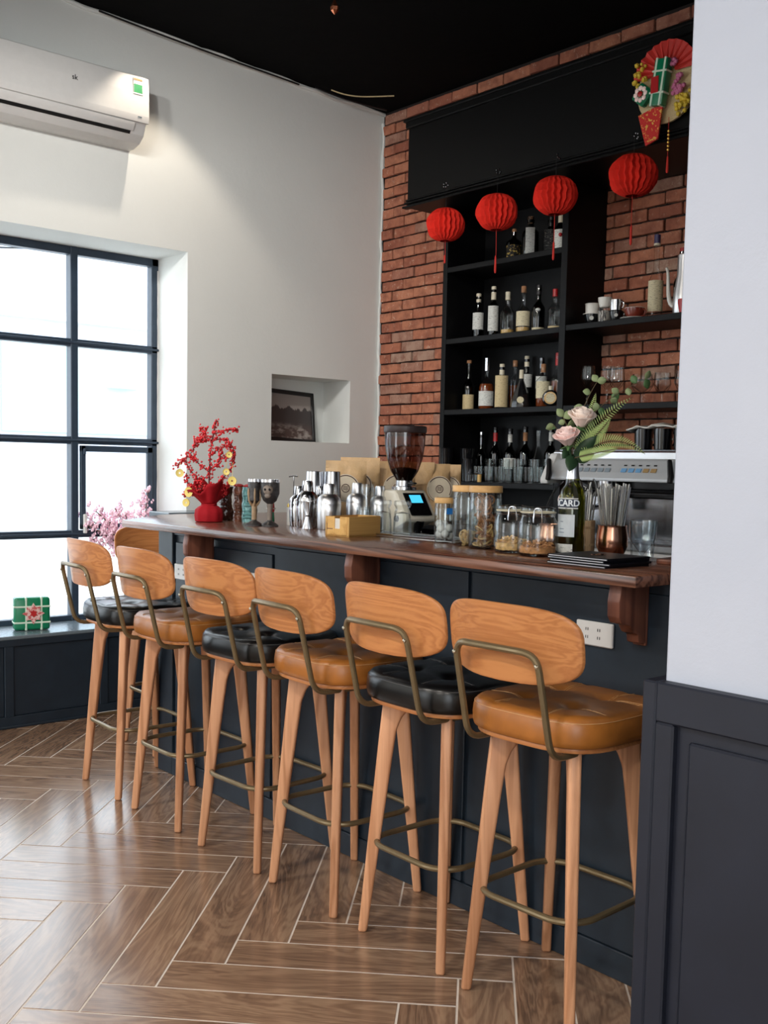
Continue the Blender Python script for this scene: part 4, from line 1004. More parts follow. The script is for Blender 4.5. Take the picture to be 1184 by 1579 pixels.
# ------------------------------------------------------------------ kraft coffee bags on the counter end
M['bag_label'] = plain('bag_label_paper', (222, 208, 184), .6); M['bag_ink'] = plain('brown_ink', (94, 66, 60), .7)
def bag(loc, rz, label, crown=0, w=.098, h=.285, disc=True):
    t = thing('coffee_bag', label, 'coffee bag', loc, rz, 'kraft coffee bags beyond the shakers')
    nx, nz = 9, 12; vs, fs = [], []
    for s in (-1, 1):
        for j in range(nz + 1):
            v = j / nz
            for i in range(nx + 1):
                u = i / nx * 2 - 1; d_ = .042 * (1 - abs(u) ** 3) * math.sin(min(1, (1 - v) * 1.35) * PI / 2) * (1 if v < .86 else 0) + .0015
                d_ *= 1 + (.16 * math.sin(5 * u + 4 * v * s + rz * 9) + .12 * math.sin(11 * u - 9 * v + rz * 30)) * (v > .3)
                vs.append((u * w * (1 - .05 * v), s * d_, v * h))
    N = (nx + 1) * (nz + 1)
    for s in (0, 1):
        for j in range(nz):
            for i in range(nx): fs.append((s * N + j * (nx + 1) + i, s * N + j * (nx + 1) + i + 1, s * N + (j + 1) * (nx + 1) + i + 1, s * N + (j + 1) * (nx + 1) + i))
    for j in range(nz):
        for e in (0, nx): fs.append((j * (nx + 1) + e, (j + 1) * (nx + 1) + e, N + (j + 1) * (nx + 1) + e, N + j * (nx + 1) + e))
    for i in range(nx):
        for j in (0, nz): fs.append((j * (nx + 1) + i, j * (nx + 1) + i + 1, N + j * (nx + 1) + i + 1, N + j * (nx + 1) + i))
    MB().add(vs, fs).build('pouch', M['kraft'], t, 60)
    MB().box(-w * .955, w * .955, -.0035, .0035, h * .885, h * .895, .001).build('zip_seal', M['kraft'], t)
    if disc:
        k = MB().at((0, -.0475, h * .56), 0, R(88)).lathe([(.064, 0), (.064, .0012)], 32).build('round_label', M['bag_label'], t)
        rg = MB().at((0, -.0482, h * .56), 0, R(88)); rg.tube([(.058 * math.cos(R(a)), .058 * math.sin(R(a)), .0012) for a in range(-30, 150, 8)], .0022, 4)
        rg.tube([(.058 * math.cos(R(a)), .058 * math.sin(R(a)), .0012) for a in range(170, 300, 8)], .0009, 4); rg.build('label_ring', M['bag_ink'], k)
        e = MB().at((0, -.0486, h * .56), 0, R(88)); e.tube([(.018 * math.cos(R(a)), .018 * math.sin(R(a)), .001) for a in range(0, 360, 15)], .0018, 4, True)
        for q in range(3): e.tube([(-.011, -.008 + q * .007, .001), (-.004, -.004 + q * .007, .001), (.004, -.008 + q * .007, .001), (.011, -.004 + q * .007, .001)], .0014, 4)
        e.build('label_emblem', M['bag_ink'], k)
    return t
FACE = R(50)
bag((-3.80, 3.06, CZ1), FACE, 'kraft coffee bag with round cream label, leftmost and foremost')
bag((-3.855, 3.19, CZ1), FACE - .12, 'kraft coffee bag standing right behind the foremost labelled bag', h=.302)
bag((-3.79, 3.355, CZ1), FACE + .1, 'crumpled kraft coffee bag at the left side of the grinder', h=.287)
bl2 = thing('bag_shelf', 'dark side counter behind the grinder holding coffee bags', 'cabinet', (0, 0, 0))
MB().box(-3.91, -3.50, 3.345, 3.82, 1.12, CZ1, .003).build('top', M['black_wood'], bl2); MB().box(-3.88, -3.52, 3.40, 3.80, 0, 1.12).build('body', M['black_wood'], bl2, 0)
bag((-3.84, 3.53, CZ1), FACE - .03, 'kraft coffee bag directly behind the grinder hopper', h=.287, disc=False)
bag((-3.78, 3.62, CZ1), FACE + .2, 'kraft coffee bag just right of the grinder screen', h=.28, w=.07)
bag((-3.81, 3.735, CZ1), FACE - .2, 'darker kraft coffee bag, rightmost beside the steel tins', h=.278, w=.06)
# ------------------------------------------------------------------ air conditioner on the left wall
aw = thing('air_conditioner', 'white split air conditioner on the left wall above the window', 'air conditioner', (XL, 0, 0))
ay0, ay1 = 1.85, 2.80
pf = [(0, 3.425), (.185, 3.425), (.198, 3.415), (.206, 3.33), (.206, 3.22), (.20, 3.192), (.185, 3.178), (.165, 3.13), (.12, 3.098), (.05, 3.085), (0, 3.085)]
MB().prism(pf, ay0, ay1 - .008, 'xz', .003).build('casing', M['white'], aw, 30)
fpv = [(.188, 3.42), (.200, 3.417), (.2085, 3.33), (.2085, 3.22), (.203, 3.186), (.196, 3.186)]
MB().prism(fpv, ay0, ay1, 'xz', .002).build('front_panel', M['white'], aw, 40)
MB().prism([(.186, 3.183), (.199, 3.180), (.176, 3.142), (.168, 3.146)], ay0 + .02, ay1 - .075, 'xz', .001).build('louver', M['white'], aw)
MB().prism([(.170, 3.143), (.174, 3.140), (.164, 3.127), (.158, 3.130)], ay0 + .02, ay1 - .09, 'xz').build('air_slot', M['dark'], aw, 0)
vs, fs = text_mesh('sk', .036, .0004, .0004)
MB().mat(Matrix.Translation((.2092, 2.385, 3.325)) @ Matrix.Rotation(PI / 2, 4, 'Z') @ Matrix.Rotation(PI / 2, 4, 'X')).add(vs, fs).build('logo', M['black_cap'], aw, 0)
sk = MB().mat(Matrix.Translation((.2082, 2.735, 3.365)) @ Matrix.Rotation(R(-3), 4, 'Y')).box(-.001, .0012, -.027, .027, -.042, .042).build('energy_sticker', M['white_label'], aw, 0)
MB().mat(Matrix.Translation((.2092, 2.735, 3.352)) @ Matrix.Rotation(R(-3), 4, 'Y')).box(-.001, .0012, -.024, .024, -.022, .022).build('green_field', plain('label_green', (40, 140, 84), .5), sk, 0)
MB().mat(Matrix.Translation((.2092, 2.735, 3.398)) @ Matrix.Rotation(R(-3), 4, 'Y')).box(-.001, .0012, -.024, .024, -.004, .005).build('top_stripe', plain('label_orange', (196, 130, 80), .5), sk, 0)
MB().box(.2078, .2088, 2.735, 2.757, 3.208, 3.214).build('model_mark', M['ledge'], aw, 0)
# ------------------------------------------------------------------ niche picture
pc = thing('framed_picture', 'black framed misty forest picture leaning in the wall niche', 'picture', (XL - .235, 4.005, NZ0 + .002), 0)
pc.rotation_euler = (R(-2.5), R(-9), 0)
pw, ph = .235, .335
MB().box(-.004, .004, -pw, pw, .0, ph).build('print', (lambda: picture_mat())() if 'picture_mat' in globals() else M['ledge'], pc, 0)
for a in ((-pw - .022, pw + .022, -.002, .024), (-pw - .022, pw + .022, ph - .022, ph + .004), (-pw - .022, -pw, -.002, ph + .004), (pw, pw + .022, -.002, ph + .004)): MB().box(-.01, .013, a[0], a[1], a[2], a[3], .002).build('frame_rail', M['black_cap'], pc)
# ------------------------------------------------------------------ ceiling odds and ends
def cable(pts, label, r=.004, mat='black_cap'):
    tag(MB().tube(bezier(pts, 14), r, 6).build('ceiling_cable', M[mat]), label, 'cable', 'loose cables along the ceiling edge')
cz = ceil_z(4.3)
cable([(-5.30, 4.1, ceil_z(4.1) - .01), (-5.22, 4.2, cz - .05), (-5.2, 4.3, cz - .02), (-5.08, 4.42, cz - .015)], 'loose cream wire along the ceiling edge near the corner', .004, 'tan_label')
cable([(-5.33, 4.0, ceil_z(4.0) - .015), (-5.28, 4.2, cz - .05), (-5.25, 4.4, cz - .045), (-5.30, 4.55, cz - .02)], 'black wire drooping at the ceiling corner above the bricks', .006)
cable([(-5.36, 2.6, ceil_z(2.6) - .015), (-5.35, 3.1, ceil_z(3.1) - .035), (-5.36, 3.5, ceil_z(3.5) - .02), (-5.36, 3.9, ceil_z(3.9) - .02)], 'dark wire clipped along the top of left wall', .005)
pd = thing('ceiling_pendant', 'small faceted copper drop hanging from the black ceiling by a thin cord', 'pendant', (-3.6, 2.796, 3.30))
MB().tube([(0, 0, .035), (0, 0, ceil_z(2.8) - 3.30)], .0025, 6).build('cord', M['bracket'], pd)
MB().lathe([(.001, -.028), (.016, -.012), (.018, .002), (.008, .022), (.003, .036)], 6).build('drop', metal('copper_drop', (206, 126, 92), .3), pd, 10)
# ------------------------------------------------------------------ gift on the ledge
gf = thing('rice_cake_gift', 'green wrapped square rice cake parcel with pale ribbons on the window ledge', 'gift parcel', (-5.53, 2.285, .489), R(-14))
MB().box(-.038, .038, -.094, .094, 0, .178, .016, 3).build('parcel', M['rice_green'], gf)
for d_ in (-.032, .048): MB().box(-.0395, .0395, d_ - .006, d_ + .006, -.0004, .1795, .003).build('ribbon', M['pale_ribbon'], gf)
for d_ in (.042, .128): MB().box(-.0398, .0398, -.0955, .0955, d_ - .005, d_ + .005, .002).build('ribbon', M['pale_ribbon'], gf)
ro = MB().at((.041, .005, .092), 0, 0, R(90))
st_ = [(.052 if i % 2 == 0 else .036) for i in range(16)]
ro.prism([(st_[i] * math.cos(i * PI / 8) * (1.12 if i % 4 == 0 else 1), st_[i] * math.sin(i * PI / 8) * (1.12 if i % 4 == 0 else 1)) for i in range(16)], 0, .004, 'xy').build('rosette', printed('rosette_paper', (222, 190, 184), (190, 90, 90), 60, .5, (1, 1, 1)), gf)
MB().at((.046, .005, .092), 0, 0, R(90)).prism([(.022 * (1 if i % 2 == 0 else .6) * math.cos(i * PI / 6), .022 * (1 if i % 2 == 0 else .6) * math.sin(i * PI / 6)) for i in range(12)], 0, .003, 'xy').build('red_emblem', M['red_cap'], gf)
# ================================================================== ON THE COUNTER
ZC = CZ1
# ------------------------------------------------------------------ red berry tree in a cloth-wrapped pot
tree = thing('berry_tree', 'artificial red berry tree with gold coins in red cloth pot at counter end', 'plant', (-4.073, 2.50, ZC))
MB().lathe([(.052, 0), (.060, .004), (.063, .03), (.060, .055), (.046, .068), (.030, .076), (.029, .08)], 40, lobes=9, amp=.035).build('wrapped_pot', M['red_cloth'], tree, 50)
MB().tube([(.031 * math.cos(a), .031 * math.sin(a), .077 + .002 * math.sin(3 * a)) for a in [2 * PI * i / 20 for i in range(20)]], .005, 6, True).build('tie', M['red_cloth'], tree)
vs, fs = [], []; n = 40
for j in range(7):
    for i in range(n):
        a = 2 * PI * i / n; u = j / 6; r0 = .03 + (.052 + .016 * math.cos(4 * a + .6)) * u ** 1.2 * (1 + .10 * math.sin(9 * a))
        vs.append((r0 * math.cos(a), r0 * math.sin(a), .078 + .085 * u + .03 * u * math.sin(2 * a + 1.2) + .010 * u * math.sin(7 * a)))
for j in range(6):
    for i in range(n): fs.append((j * n + i, j * n + (i + 1) % n, (j + 1) * n + (i + 1) % n, (j + 1) * n + i))
sk = MB().add(vs, fs).build('cloth_frill', M['red_cloth'], tree, 60); m_ = sk.modifiers.new('thickness', 'SOLIDIFY'); m_.thickness = .002
br = MB(); be = MB(); tr_ = random.Random(11)
M['berry'] = plain('red_berry', (206, 42, 48), .4, var=.25, scale=60); M['twig'] = plain('dark_red_twig', (96, 30, 30), .7)
# screen-facing frame: u along (.76,.65) to the viewer's right
U = Vector((.655, .756, 0)); Vv = Vector((-.756, .655, 0))
def tp_(u, z, d=0): return U * u + Vv * d + Vector((0, 0, z))
limbs = [[(0, .08), (0, .2), (.004, .32), (.02, .40), (.03, .455)], [(.02, .39), (.06, .405), (.10, .41), (.125, .415)], [(0, .22), (-.05, .26), (-.085, .30), (-.06, .345), (-.03, .36), (0, .37)],
         [(-.06, .28), (-.10, .29), (-.125, .27), (-.15, .245)], [(0, .2), (-.05, .19), (-.085, .23), (-.11, .28)], [(0, .15), (-.06, .145), (-.095, .17), (-.10, .215)], [(-.05, .14), (-.095, .125), (-.118, .11)],
         [(.005, .3), (.05, .33), (.09, .345), (.098, .30), (.06, .285)], [(.005, .24), (.035, .25), (.05, .29), (.03, .33)], [(.0, .14), (.04, .17), (.07, .21), (.095, .24), (.10, .29)], [(.05, .16), (.085, .15), (.10, .19)],
         [(.01, .36), (.05, .37), (.085, .36), (.105, .33), (.105, .28)], [(-.03, .36), (-.06, .38), (-.05, .35)], [(-.02, .37), (-.035, .405), (-.032, .42)], [(.0, .12), (.04, .12), (.075, .135)], [(-.0, .13), (-.03, .15), (-.05, .19)]]
for li, L in enumerate(limbs):
    d0 = tr_.uniform(-.04, .04); P = [tp_(u, z, d0 * i / len(L)) for i, (u, z) in enumerate(L)]
    C_ = bezier(P, 16) if len(P) < 4 else [q for k in range(len(P) - 1) for q in [P[k].lerp(P[k + 1], t / 6) for t in range(6)]] + [P[-1]]
    br.tube(C_, .0026 if li else .004, 5)
    for q in C_:
        if q.z < .11: continue
        for _ in range(3): 
            o_ = Vector((tr_.gauss(0, .008), tr_.gauss(0, .008), tr_.gauss(0, .007))); be.ico(tuple(q + o_), tr_.uniform(.0036, .0062), 1)
br.build('branches', M['twig'], tree); stuff(be.build('berries', M['berry'], tree, 60))
for u, z, s_, st in [(-.125, .215, .018, .26), (-.085, .132, .022, .16), (-.096, .085, .018, .13), (.092, .30, .014, .32), (.080, .225, .015, .27), (.107, .185, .020, .265)]:
    c_ = MB().mat(Matrix.Translation(tp_(u, z, -.035)) @ Matrix.Rotation(R(41 + 20 * math.sin(u * 90)), 4, 'Z') @ Matrix.Rotation(R(90), 4, 'X'))
    c_.lathe([(s_ * .22, -.0015), (s_ * .86, -.0012), (s_, -.002), (s_, .002), (s_ * .86, .0012), (s_ * .22, .0015)], 22, closed=True); c_.mat(Matrix.Identity(4)).tube([tp_(u, z + s_, -.035), tp_(u, st, -.02)], .0008, 4)
    c_.build('gold_coin', M['gold_paper'], tree)
# ------------------------------------------------------------------ tiki mugs and goblets
def carved(name, label, loc, r, h, mat, rings, lobes=0, seed=1, cat='mug', top=None, rz=0):
    t = thing(name, label, cat, loc, rz, 'carved mugs at the left end of the counter'); g = random.Random(seed); vs, fs = [], []; n, m = 36, 26
    for j in range(m + 1):
        v = j / m
        for i in range(n):
            a = 2 * PI * i / n; k = r * (rings(v)); k *= 1 + .05 * math.sin(3 * a + 1) * math.sin(v * 19 + seed) + .035 * math.sin(7 * a + seed) * math.sin(v * 33)
            vs.append((k * math.cos(a), k * math.sin(a), v * h))
    for j in range(m):
        for i in range(n): fs.append((j * n + i, j * n + (i + 1) % n, (j + 1) * n + (i + 1) % n, (j + 1) * n + i))
    fs.append(tuple(range(n - 1, -1, -1))); fs.append(tuple(m * n + i for i in range(n)))
    MB().add(vs, fs).build('body', mat, t, 60)
    # carved face: brow, eyes, nose, mouth facing the room
    fc = MB().at((0, 0, 0), R(-50))
    fc.box(r * .86, r * 1.08, -r * .6, r * .6, h * .74, h * .80, .003); fc.box(r * .9, r * 1.16, -r * .14, r * .14, h * .58, h * .75, .003); fc.box(r * .86, r * 1.1, -r * .5, r * .5, h * .44, h * .54, .004)
    for sy in (-1, 1): fc.ico((r * .95, sy * r * .42, h * .67), r * .2, 1)
    for k in range(3): fc.box(r * .88, r * 1.07, -r * .7, r * .7, h * (.1 + .1 * k), h * (.15 + .1 * k), .003)
    fc.build('carved_face', mat, t, 40)
    if top: MB().lathe([(r * .8, h - .002), (r * .9, h + .006), (r * .5, h + .012), (.001, h + .013)], 18, lobes=7, amp=.08).build('red_filling', top, t)
    return t
M['tiki_brown'] = plain('brown_tiki_glaze', (112, 68, 50), .25, var=.5, scale=40, spec=.6); M['tiki_dark'] = plain('dark_tiki_glaze', (58, 32, 26), .22, var=.5, scale=30, spec=.6); M['tiki_teal'] = plain('teal_tiki_glaze', (88, 138, 138), .2, var=.35, scale=30, spec=.6)
M['pewter'] = plain('dark_pewter', (66, 64, 64), .38, .35, var=.5, scale=70, bump=.002); M['bone'] = plain('bone_resin', (166, 138, 106), .5, var=.2); M['grey_resin'] = plain('grey_resin', (128, 116, 106), .5, var=.3, bump=.001)
carved('tiki_mug', 'dark brown tiki mug half hidden behind the red cloth pot', (-4.165, 2.645, ZC), .032, .155, M['tiki_dark'], lambda v: 1.0 + .16 * math.sin(v * 7) - .12 * (abs(v - .45) < .07), seed=2)
carved('tiki_mug', 'narrow brown tiki mug with bared white teeth between two mugs', (-4.065, 2.650, ZC), .024, .158, M['tiki_brown'], lambda v: .95 + .1 * math.sin(v * 16), seed=4, top=M['red_cap'])
carved('tiki_mug', 'teal green cylindrical tiki mug next to the skeleton hand goblet', (-3.998, 2.665, ZC), .034, .158, M['tiki_teal'], lambda v: 1.0, seed=5, top=M['red_cap'])
def goblet(label, loc, stem, hand, rb):
    t = thing('carved_goblet', label, 'goblet', loc, 0, 'carved mugs at the left end of the counter')
    MB().lathe([(.036, 0), (.036, .006), (.026, .014), (.012, .022), (.010, .03)], 24, lobes=8, amp=.03).build('base', M['pewter'], t)
    MB().lathe([(.011, .025), (.011, .07), (.013, .09), (.012, .10)], 14).build('stem', M[stem], t)
    MB().lathe([(.012, .095), (.028, .108), (rb, .14), (rb, .186), (rb - .003, .186), (rb - .004, .14), (.001, .112)], 24, lobes=9, amp=.02).build('bowl', M['pewter'], t)
    MB().lathe([(rb - .003, .183), (rb + .001, .186), (rb + .001, .198), (rb - .002, .198), (rb - .003, .186)], 24).build('steel_rim', M['steel'], t)
    if hand:
        f = MB()
        for k in range(5):
            a = R(-150 + 60 * k); f.tube(bezier([(.008 * math.cos(a), .008 * math.sin(a), .085), (.03 * math.cos(a), .03 * math.sin(a), .10), (rb * 1.05 * math.cos(a), rb * 1.05 * math.sin(a), .13), ((rb + .002) * math.cos(a), (rb + .002) * math.sin(a), .16)], 8), [.005, .005, .0045, .005, .0045, .004, .0045, .0035, .002], 7)
        f.build('skeleton_fingers', M['bone'], t)
    else:
        s_ = MB().at((0, 0, 0), R(-50)); s_.ico((rb * .72, 0, .155), .026, 2, (.7, .9, 1)); s_.ico((rb * .86, 0, .13), .015, 2, (.7, 1, .8))
        s_.build('skull_face', M['grey_resin'], t, 60)
        e_ = MB().at((0, 0, 0), R(-50))
        for sy in (-1, 1): e_.ico((rb * 1.12, sy * .0095, .156), .006, 1)
        e_.build('eye_sockets', M['dark'], t)
    return t
goblet('carved goblet gripped by skeleton fingers, next to the teal mug', (-3.748, 2.522, ZC), 'bone', True, .027)
goblet('carved goblet with grey skull bowl, in front of white pump bottle', (-3.690, 2.562, ZC), 'grey_resin', False, .040)
np_ = thing('figurine', 'tiny red and green figurine peeping between the two goblets', 'figurine', (-3.80, 2.645, ZC)); MB().lathe([(.014, 0), (.016, .02), (.013, .055)], 12).build('green_body', M['rice_green'], np_); MB().lathe([(.014, .055), (.016, .07), (.012, .10), (.003, .115)], 12).build('red_top', M['red_cap'], np_); MB().box(-.017, .017, -.017, .017, .066, .074, .004).build('white_band', M['porcelain'], np_)
pu = thing('pump_bottle', 'white bottle with brass collar and thin pump behind skull goblet', 'bottle', (-3.725, 2.71, ZC)); MB().lathe([(.026, 0), (.028, .004), (.028, .075), (.024, .094), (.012, .102)], 22).build('body', M['porcelain'], pu)
MB().lathe([(.0285, .078), (.029, .084), (.025, .094)], 22).build('collar', M['gold'], pu); MB().lathe([(.012, .10), (.011, .12), (.005, .124)], 14).tube([(0, 0, .12), (0, 0, .212)], .0025, 6).tube([(-.016, -.014, .21), (0, 0, .214), (.014, .012, .212)], .0035, 6).build('pump', M['steel'], pu)
# ------------------------------------------------------------------ steel shakers
def shaker(label, loc, r, h, mat='steel', capm=None):
    t = thing('cocktail_shaker', label, 'shaker', loc, 0, 'steel cocktail shakers on the counter')
    MB().lathe([(r * .88, 0), (r * .91, .003), (r * .98, h * .4), (r, h * .56), (r * .97, h * .57)], 28).build('tin', M[mat], t, 50)
    MB().lathe([(r * .99, h * .565), (r * .985, h * .61), (r * .9, h * .69), (r * .72, h * .745), (r * .5, h * .775), (r * .46, h * .79)], 28).build('strainer_top', M[mat], t, 50)
    MB().lathe([(r * .5, h * .775), (r * .52, h * .80), (r * .46, h * .97), (r * .4, h), (.001, h)], 24).build('cap', M[capm or mat], t, 50); return t
shaker('steel cocktail shaker next to the white pump bottle, leftmost of the shakers', (-3.655, 2.685, ZC), .040, .172)
shaker('steel cocktail shaker behind, second from the left of the shakers', (-3.64, 2.79, ZC), .040, .172)
shaker('tall polished steel cocktail shaker in front of the shaker group', (-3.574, 2.672, ZC), .047, .196)
shaker('frosted steel cocktail shaker left of the wooden box', (-3.405, 2.655, ZC), .050, .188, 'steel_brushed')
shaker('frosted steel cocktail shaker half behind the wooden box', (-3.40, 2.80, ZC), .046, .192, 'steel_brushed')
shaker('steel cocktail shaker just left of the ribbed glass stack', (-3.355, 2.885, ZC), .043, .180, 'steel_brushed')
for x, y, lab in ((-3.695, 2.797, 'upturned steel tin on the shaker behind the polished one'), (-3.725, 2.885, 'upturned steel tin second in the rear row of shakers'), (-3.65, 2.865, 'upturned steel tin third in the rear row of shakers')):
    t = thing('shaker_tin', lab, 'shaker tin', (x, y, ZC), 0, 'upturned tins behind the shakers')
    MB().lathe([(.046, 0), (.0455, .004), (.034, .20), (.033, .234), (.03, .236), (.001, .236)], 26).build('cup', M['steel'], t, 50); MB().lathe([(.0465, .0), (.047, .003), (.0455, .005)], 26).build('rolled_rim', M['steel'], t)
jg = thing('jigger', 'small double cone steel jigger before the polished shaker', 'jigger', (-3.50, 2.618, ZC)); MB().lathe([(.022, 0), (.0215, .002), (.008, .052), (.0225, .112), (.021, .112), (.006, .054), (.001, .053)], 22).build('cones', M['steel'], jg, 50); MB().lathe([(.0085, .05), (.011, .053), (.0085, .056)], 18).build('waist_ring', M['steel'], jg)
# ------------------------------------------------------------------ bamboo box
M['bamboo'] = wood('bamboo_wood', (222, 176, 104), (196, 146, 78), 0, .45, .4, 50, 3, 3, 14, .0002)
bx = thing('bamboo_box', 'open pale bamboo box with slotted end on the counter front', 'box', (-3.075, 2.515, ZC), R(14))
LX, LY, LH = .0975, .056, .075; T = .009
MB().box(-LX, LX, -LY, LY, 0, T, .001).build('bottom', M['bamboo'], bx)
MB().box(-LX, LX, LY - T, LY, 0, LH, .0015).build('long_side', M['bamboo'], bx); MB().box(-LX, LX, -LY, -LY + T, 0, LH, .0015).build('long_side', M['bamboo'], bx); MB().box(LX - T, LX, -LY + T, LY - T, 0, LH, .0015).build('end_board', M['bamboo'], bx)
e_ = MB(); e_.box(-LX, -LX + T, -LY + T, -.012, 0, LH, .001); e_.box(-LX, -LX + T, .012, LY - T, 0, LH, .001); e_.box(-LX, -LX + T, -.0125, .0125, 0, .03, .001); e_.build('slotted_end', M['bamboo'], bx)
MB().box(-LX + .003, -LX + .005, -.0125, .0125, .025, .068).build('paper_inside', M['porcelain'], bx, 0)
MB().box(-LX - .0006, -LX + .0002, .020, .046, .028, .031).box(-LX - .0006, -LX + .0002, .046, .048, .024, .05).build('burned_mark', M['bracket'], bx, 0)
bx.rotation_euler[2] = R(103)
# ------------------------------------------------------------------ drinking glasses and tray
M['g_rib'] = glass('ribbed_glass', (246, 250, 252), .10, .03, .45)
tumbler('ribbed_glass', 'ribbed clear glass standing upside down on another glass', (-3.383, 2.835, ZC + .102), .037, .085, .86, 'ribbed glasses beside the grinder', 22, 'g_rib', False)
tumbler('ribbed_glass', 'lower ribbed glass of the stack left of the grinder', (-3.383, 2.835, ZC), .044, .10, .86, 'ribbed glasses beside the grinder', 22, 'g_rib', False)
tumbler('ribbed_glass', 'ribbed clear glass behind the right end of the bamboo box', (-3.285, 2.745, ZC), .036, .098, .86, 'ribbed glasses beside the grinder', 22, 'g_rib', False)
ty = thing('glass_tray', 'thin steel tray under upside-down water glasses', 'tray', (-2.886, 2.667, ZC), R(3)); MB().prism(rrect(.25, .062, .012), 0, .003, 'xy').build('plate', M['steel_brushed'], ty, 20)
MB().tube([(x, y, .0075) for x, y in rrect(.25, .062, .012)], .004, 6, True).build('raised_edge', M['steel'], ty)
for i, (x, y, lab) in enumerate(((-3.078, 2.664, 'clear water glass upside down on tray, beside the bamboo box'), (-2.983, 2.680, 'clear water glass upside down on tray, in front of the grinder'))):
    t = thing('water_glass', lab, 'glass', (x, y, ZC + .004), 0, 'upside-down water glasses on the tray')
    MB().open_lathe([(.036, 0), (.0365, .002), (.034, .05), (.031, .085), (.026, .1), (.029, .108), (.033, .114), (.033, .126), (.030, .130), (.0, .131)], 8).build('cut_bowl', M['g_clear'], t, 20)
    MB().open_lathe([(.033, 0), (.0325, .05), (.027, .082), (.0, .088)], 20).build('inner_wall', M['g_clear'], t)
# ------------------------------------------------------------------ storage jars
M['jar_lid'] = wood('bamboo_lid', (216, 172, 112), (184, 134, 78), 0, .5, .35, 40, 3, 3, 10, .0002)
M['dried'] = plain('dried_orange_slice', (150, 96, 52), .7, var=.35, scale=60); M['dried2'] = plain('dried_lemon_slice', (214, 176, 116), .7, var=.25, scale=60); M['cotton'] = plain('white_cotton', (226, 224, 220), .95, var=.05, bump=.002); M['oats'] = plain('dried_peel_flakes', (214, 172, 112), .8, var=.3, scale=90); M['oats2'] = plain('brown_granola', (190, 134, 84), .8, var=.35, scale=90)
def lid_jar(label, loc, r, h, lidh):
    t = thing('storage_jar', label, 'jar', loc, 0, 'glass jars with wooden lids on the counter')
    MB().open_lathe([(.0, .002), (r * .85, 0), (r, .008), (r, h - .02), (r * .95, h - .008), (r * .93, h)], 32).build('glass', M['g_jar'], t, 50)
    MB().open_lathe([(.0, .007), (r * .9, .008), (r - .0035, .014), (r - .0035, h - .02)], 28).build('inner_wall', M['g_jar'], t, 50)
    MB().lathe([(r * 1.0, h), (r * 1.03, h + .002), (r * 1.03, h + lidh - .002), (r * 1.01, h + lidh), (.001, h + lidh)], 32).build('wooden_lid', M['jar_lid'], t); return t
def slices(t, r, z0, z1, n, mat, seed, s=.02):
    g = random.Random(seed)
    b = MB()
    for k in range(n):
        z = z0 + (z1 - z0) * (k + .5) / n; ss = g.uniform(.75, 1.05) * s; rr = max(0, r - ss - .004) * math.sqrt(g.random()); a = g.uniform(0, 2 * PI)
        X = Matrix.Translation((rr * math.cos(a), rr * math.sin(a), z)) @ Matrix.Rotation(g.uniform(0, 6), 4, 'Z') @ Matrix.Rotation(g.uniform(.2, 1.5), 4, 'X')
        b.mat(X).lathe([(ss * .72, -.001), (ss, -.0018), (ss * 1.02, 0), (ss, .0018), (ss * .72, .001)], 14, closed=True)
        for q in range(3): b.mat(X @ Matrix.Rotation(q * PI / 3, 4, 'Z')).box(-ss * .8, ss * .8, -.0009, .0009, -.0008, .0008)
    o = b.build('dried_slices', mat, t, 40); stuff(o); return o
j0 = lid_jar('short glass jar of white cotton balls with wooden lid', (-2.674, 2.605, ZC), .038, .138, .019)
g_ = random.Random(3); cbm = MB().ico((0, 0, 0), .015, 2).mesh('cotton_ball', M['cotton'])
k = 0
for z in (.022, .042, .062):
    for a in range(4 if z < .05 else 2):
        an = a * 1.57 + z * 40; link('cotton_ball', cbm, j0, loc=(.02 * math.cos(an), .02 * math.sin(an), z + .003 * a))
MB().mat(Matrix.Rotation(R(-20), 4, 'Z')).box(.038, .0392, -.012, .012, .10, .122).build('blue_label', plain('blue_sticker', (36, 112, 186), .4), j0, 0)
j1 = lid_jar('tall glass jar with few lemon slices, left of the tall pair', (-2.534, 2.578, ZC), .054, .182, .022)
slices(j1, .05, .012, .045, 12, M['dried2'], 5, .022)
lbl = MB(); vs, fs = [], []
for i in range(9):
    a = R(8 + 5.5 * i); vs += [(.0545 * math.cos(a), .0545 * math.sin(a), .035), (.0545 * math.cos(a), .0545 * math.sin(a), .125)]
lbl.add(vs, [(2 * i, 2 * i + 2, 2 * i + 3, 2 * i + 1) for i in range(8)]).build('paper_label', printed('grey_printed_label', (176, 180, 188), (84, 88, 100), 50, .52), j1)
j2 = lid_jar('tall glass jar filled with dried orange slices, right of the tall pair', (-2.403, 2.524, ZC), .0535, .184, .022)
slices(j2, .05, .012, .165, 46, M['dried'], 9, .021); slices(j2, .05, .012, .07, 10, M['dried2'], 12, .022)
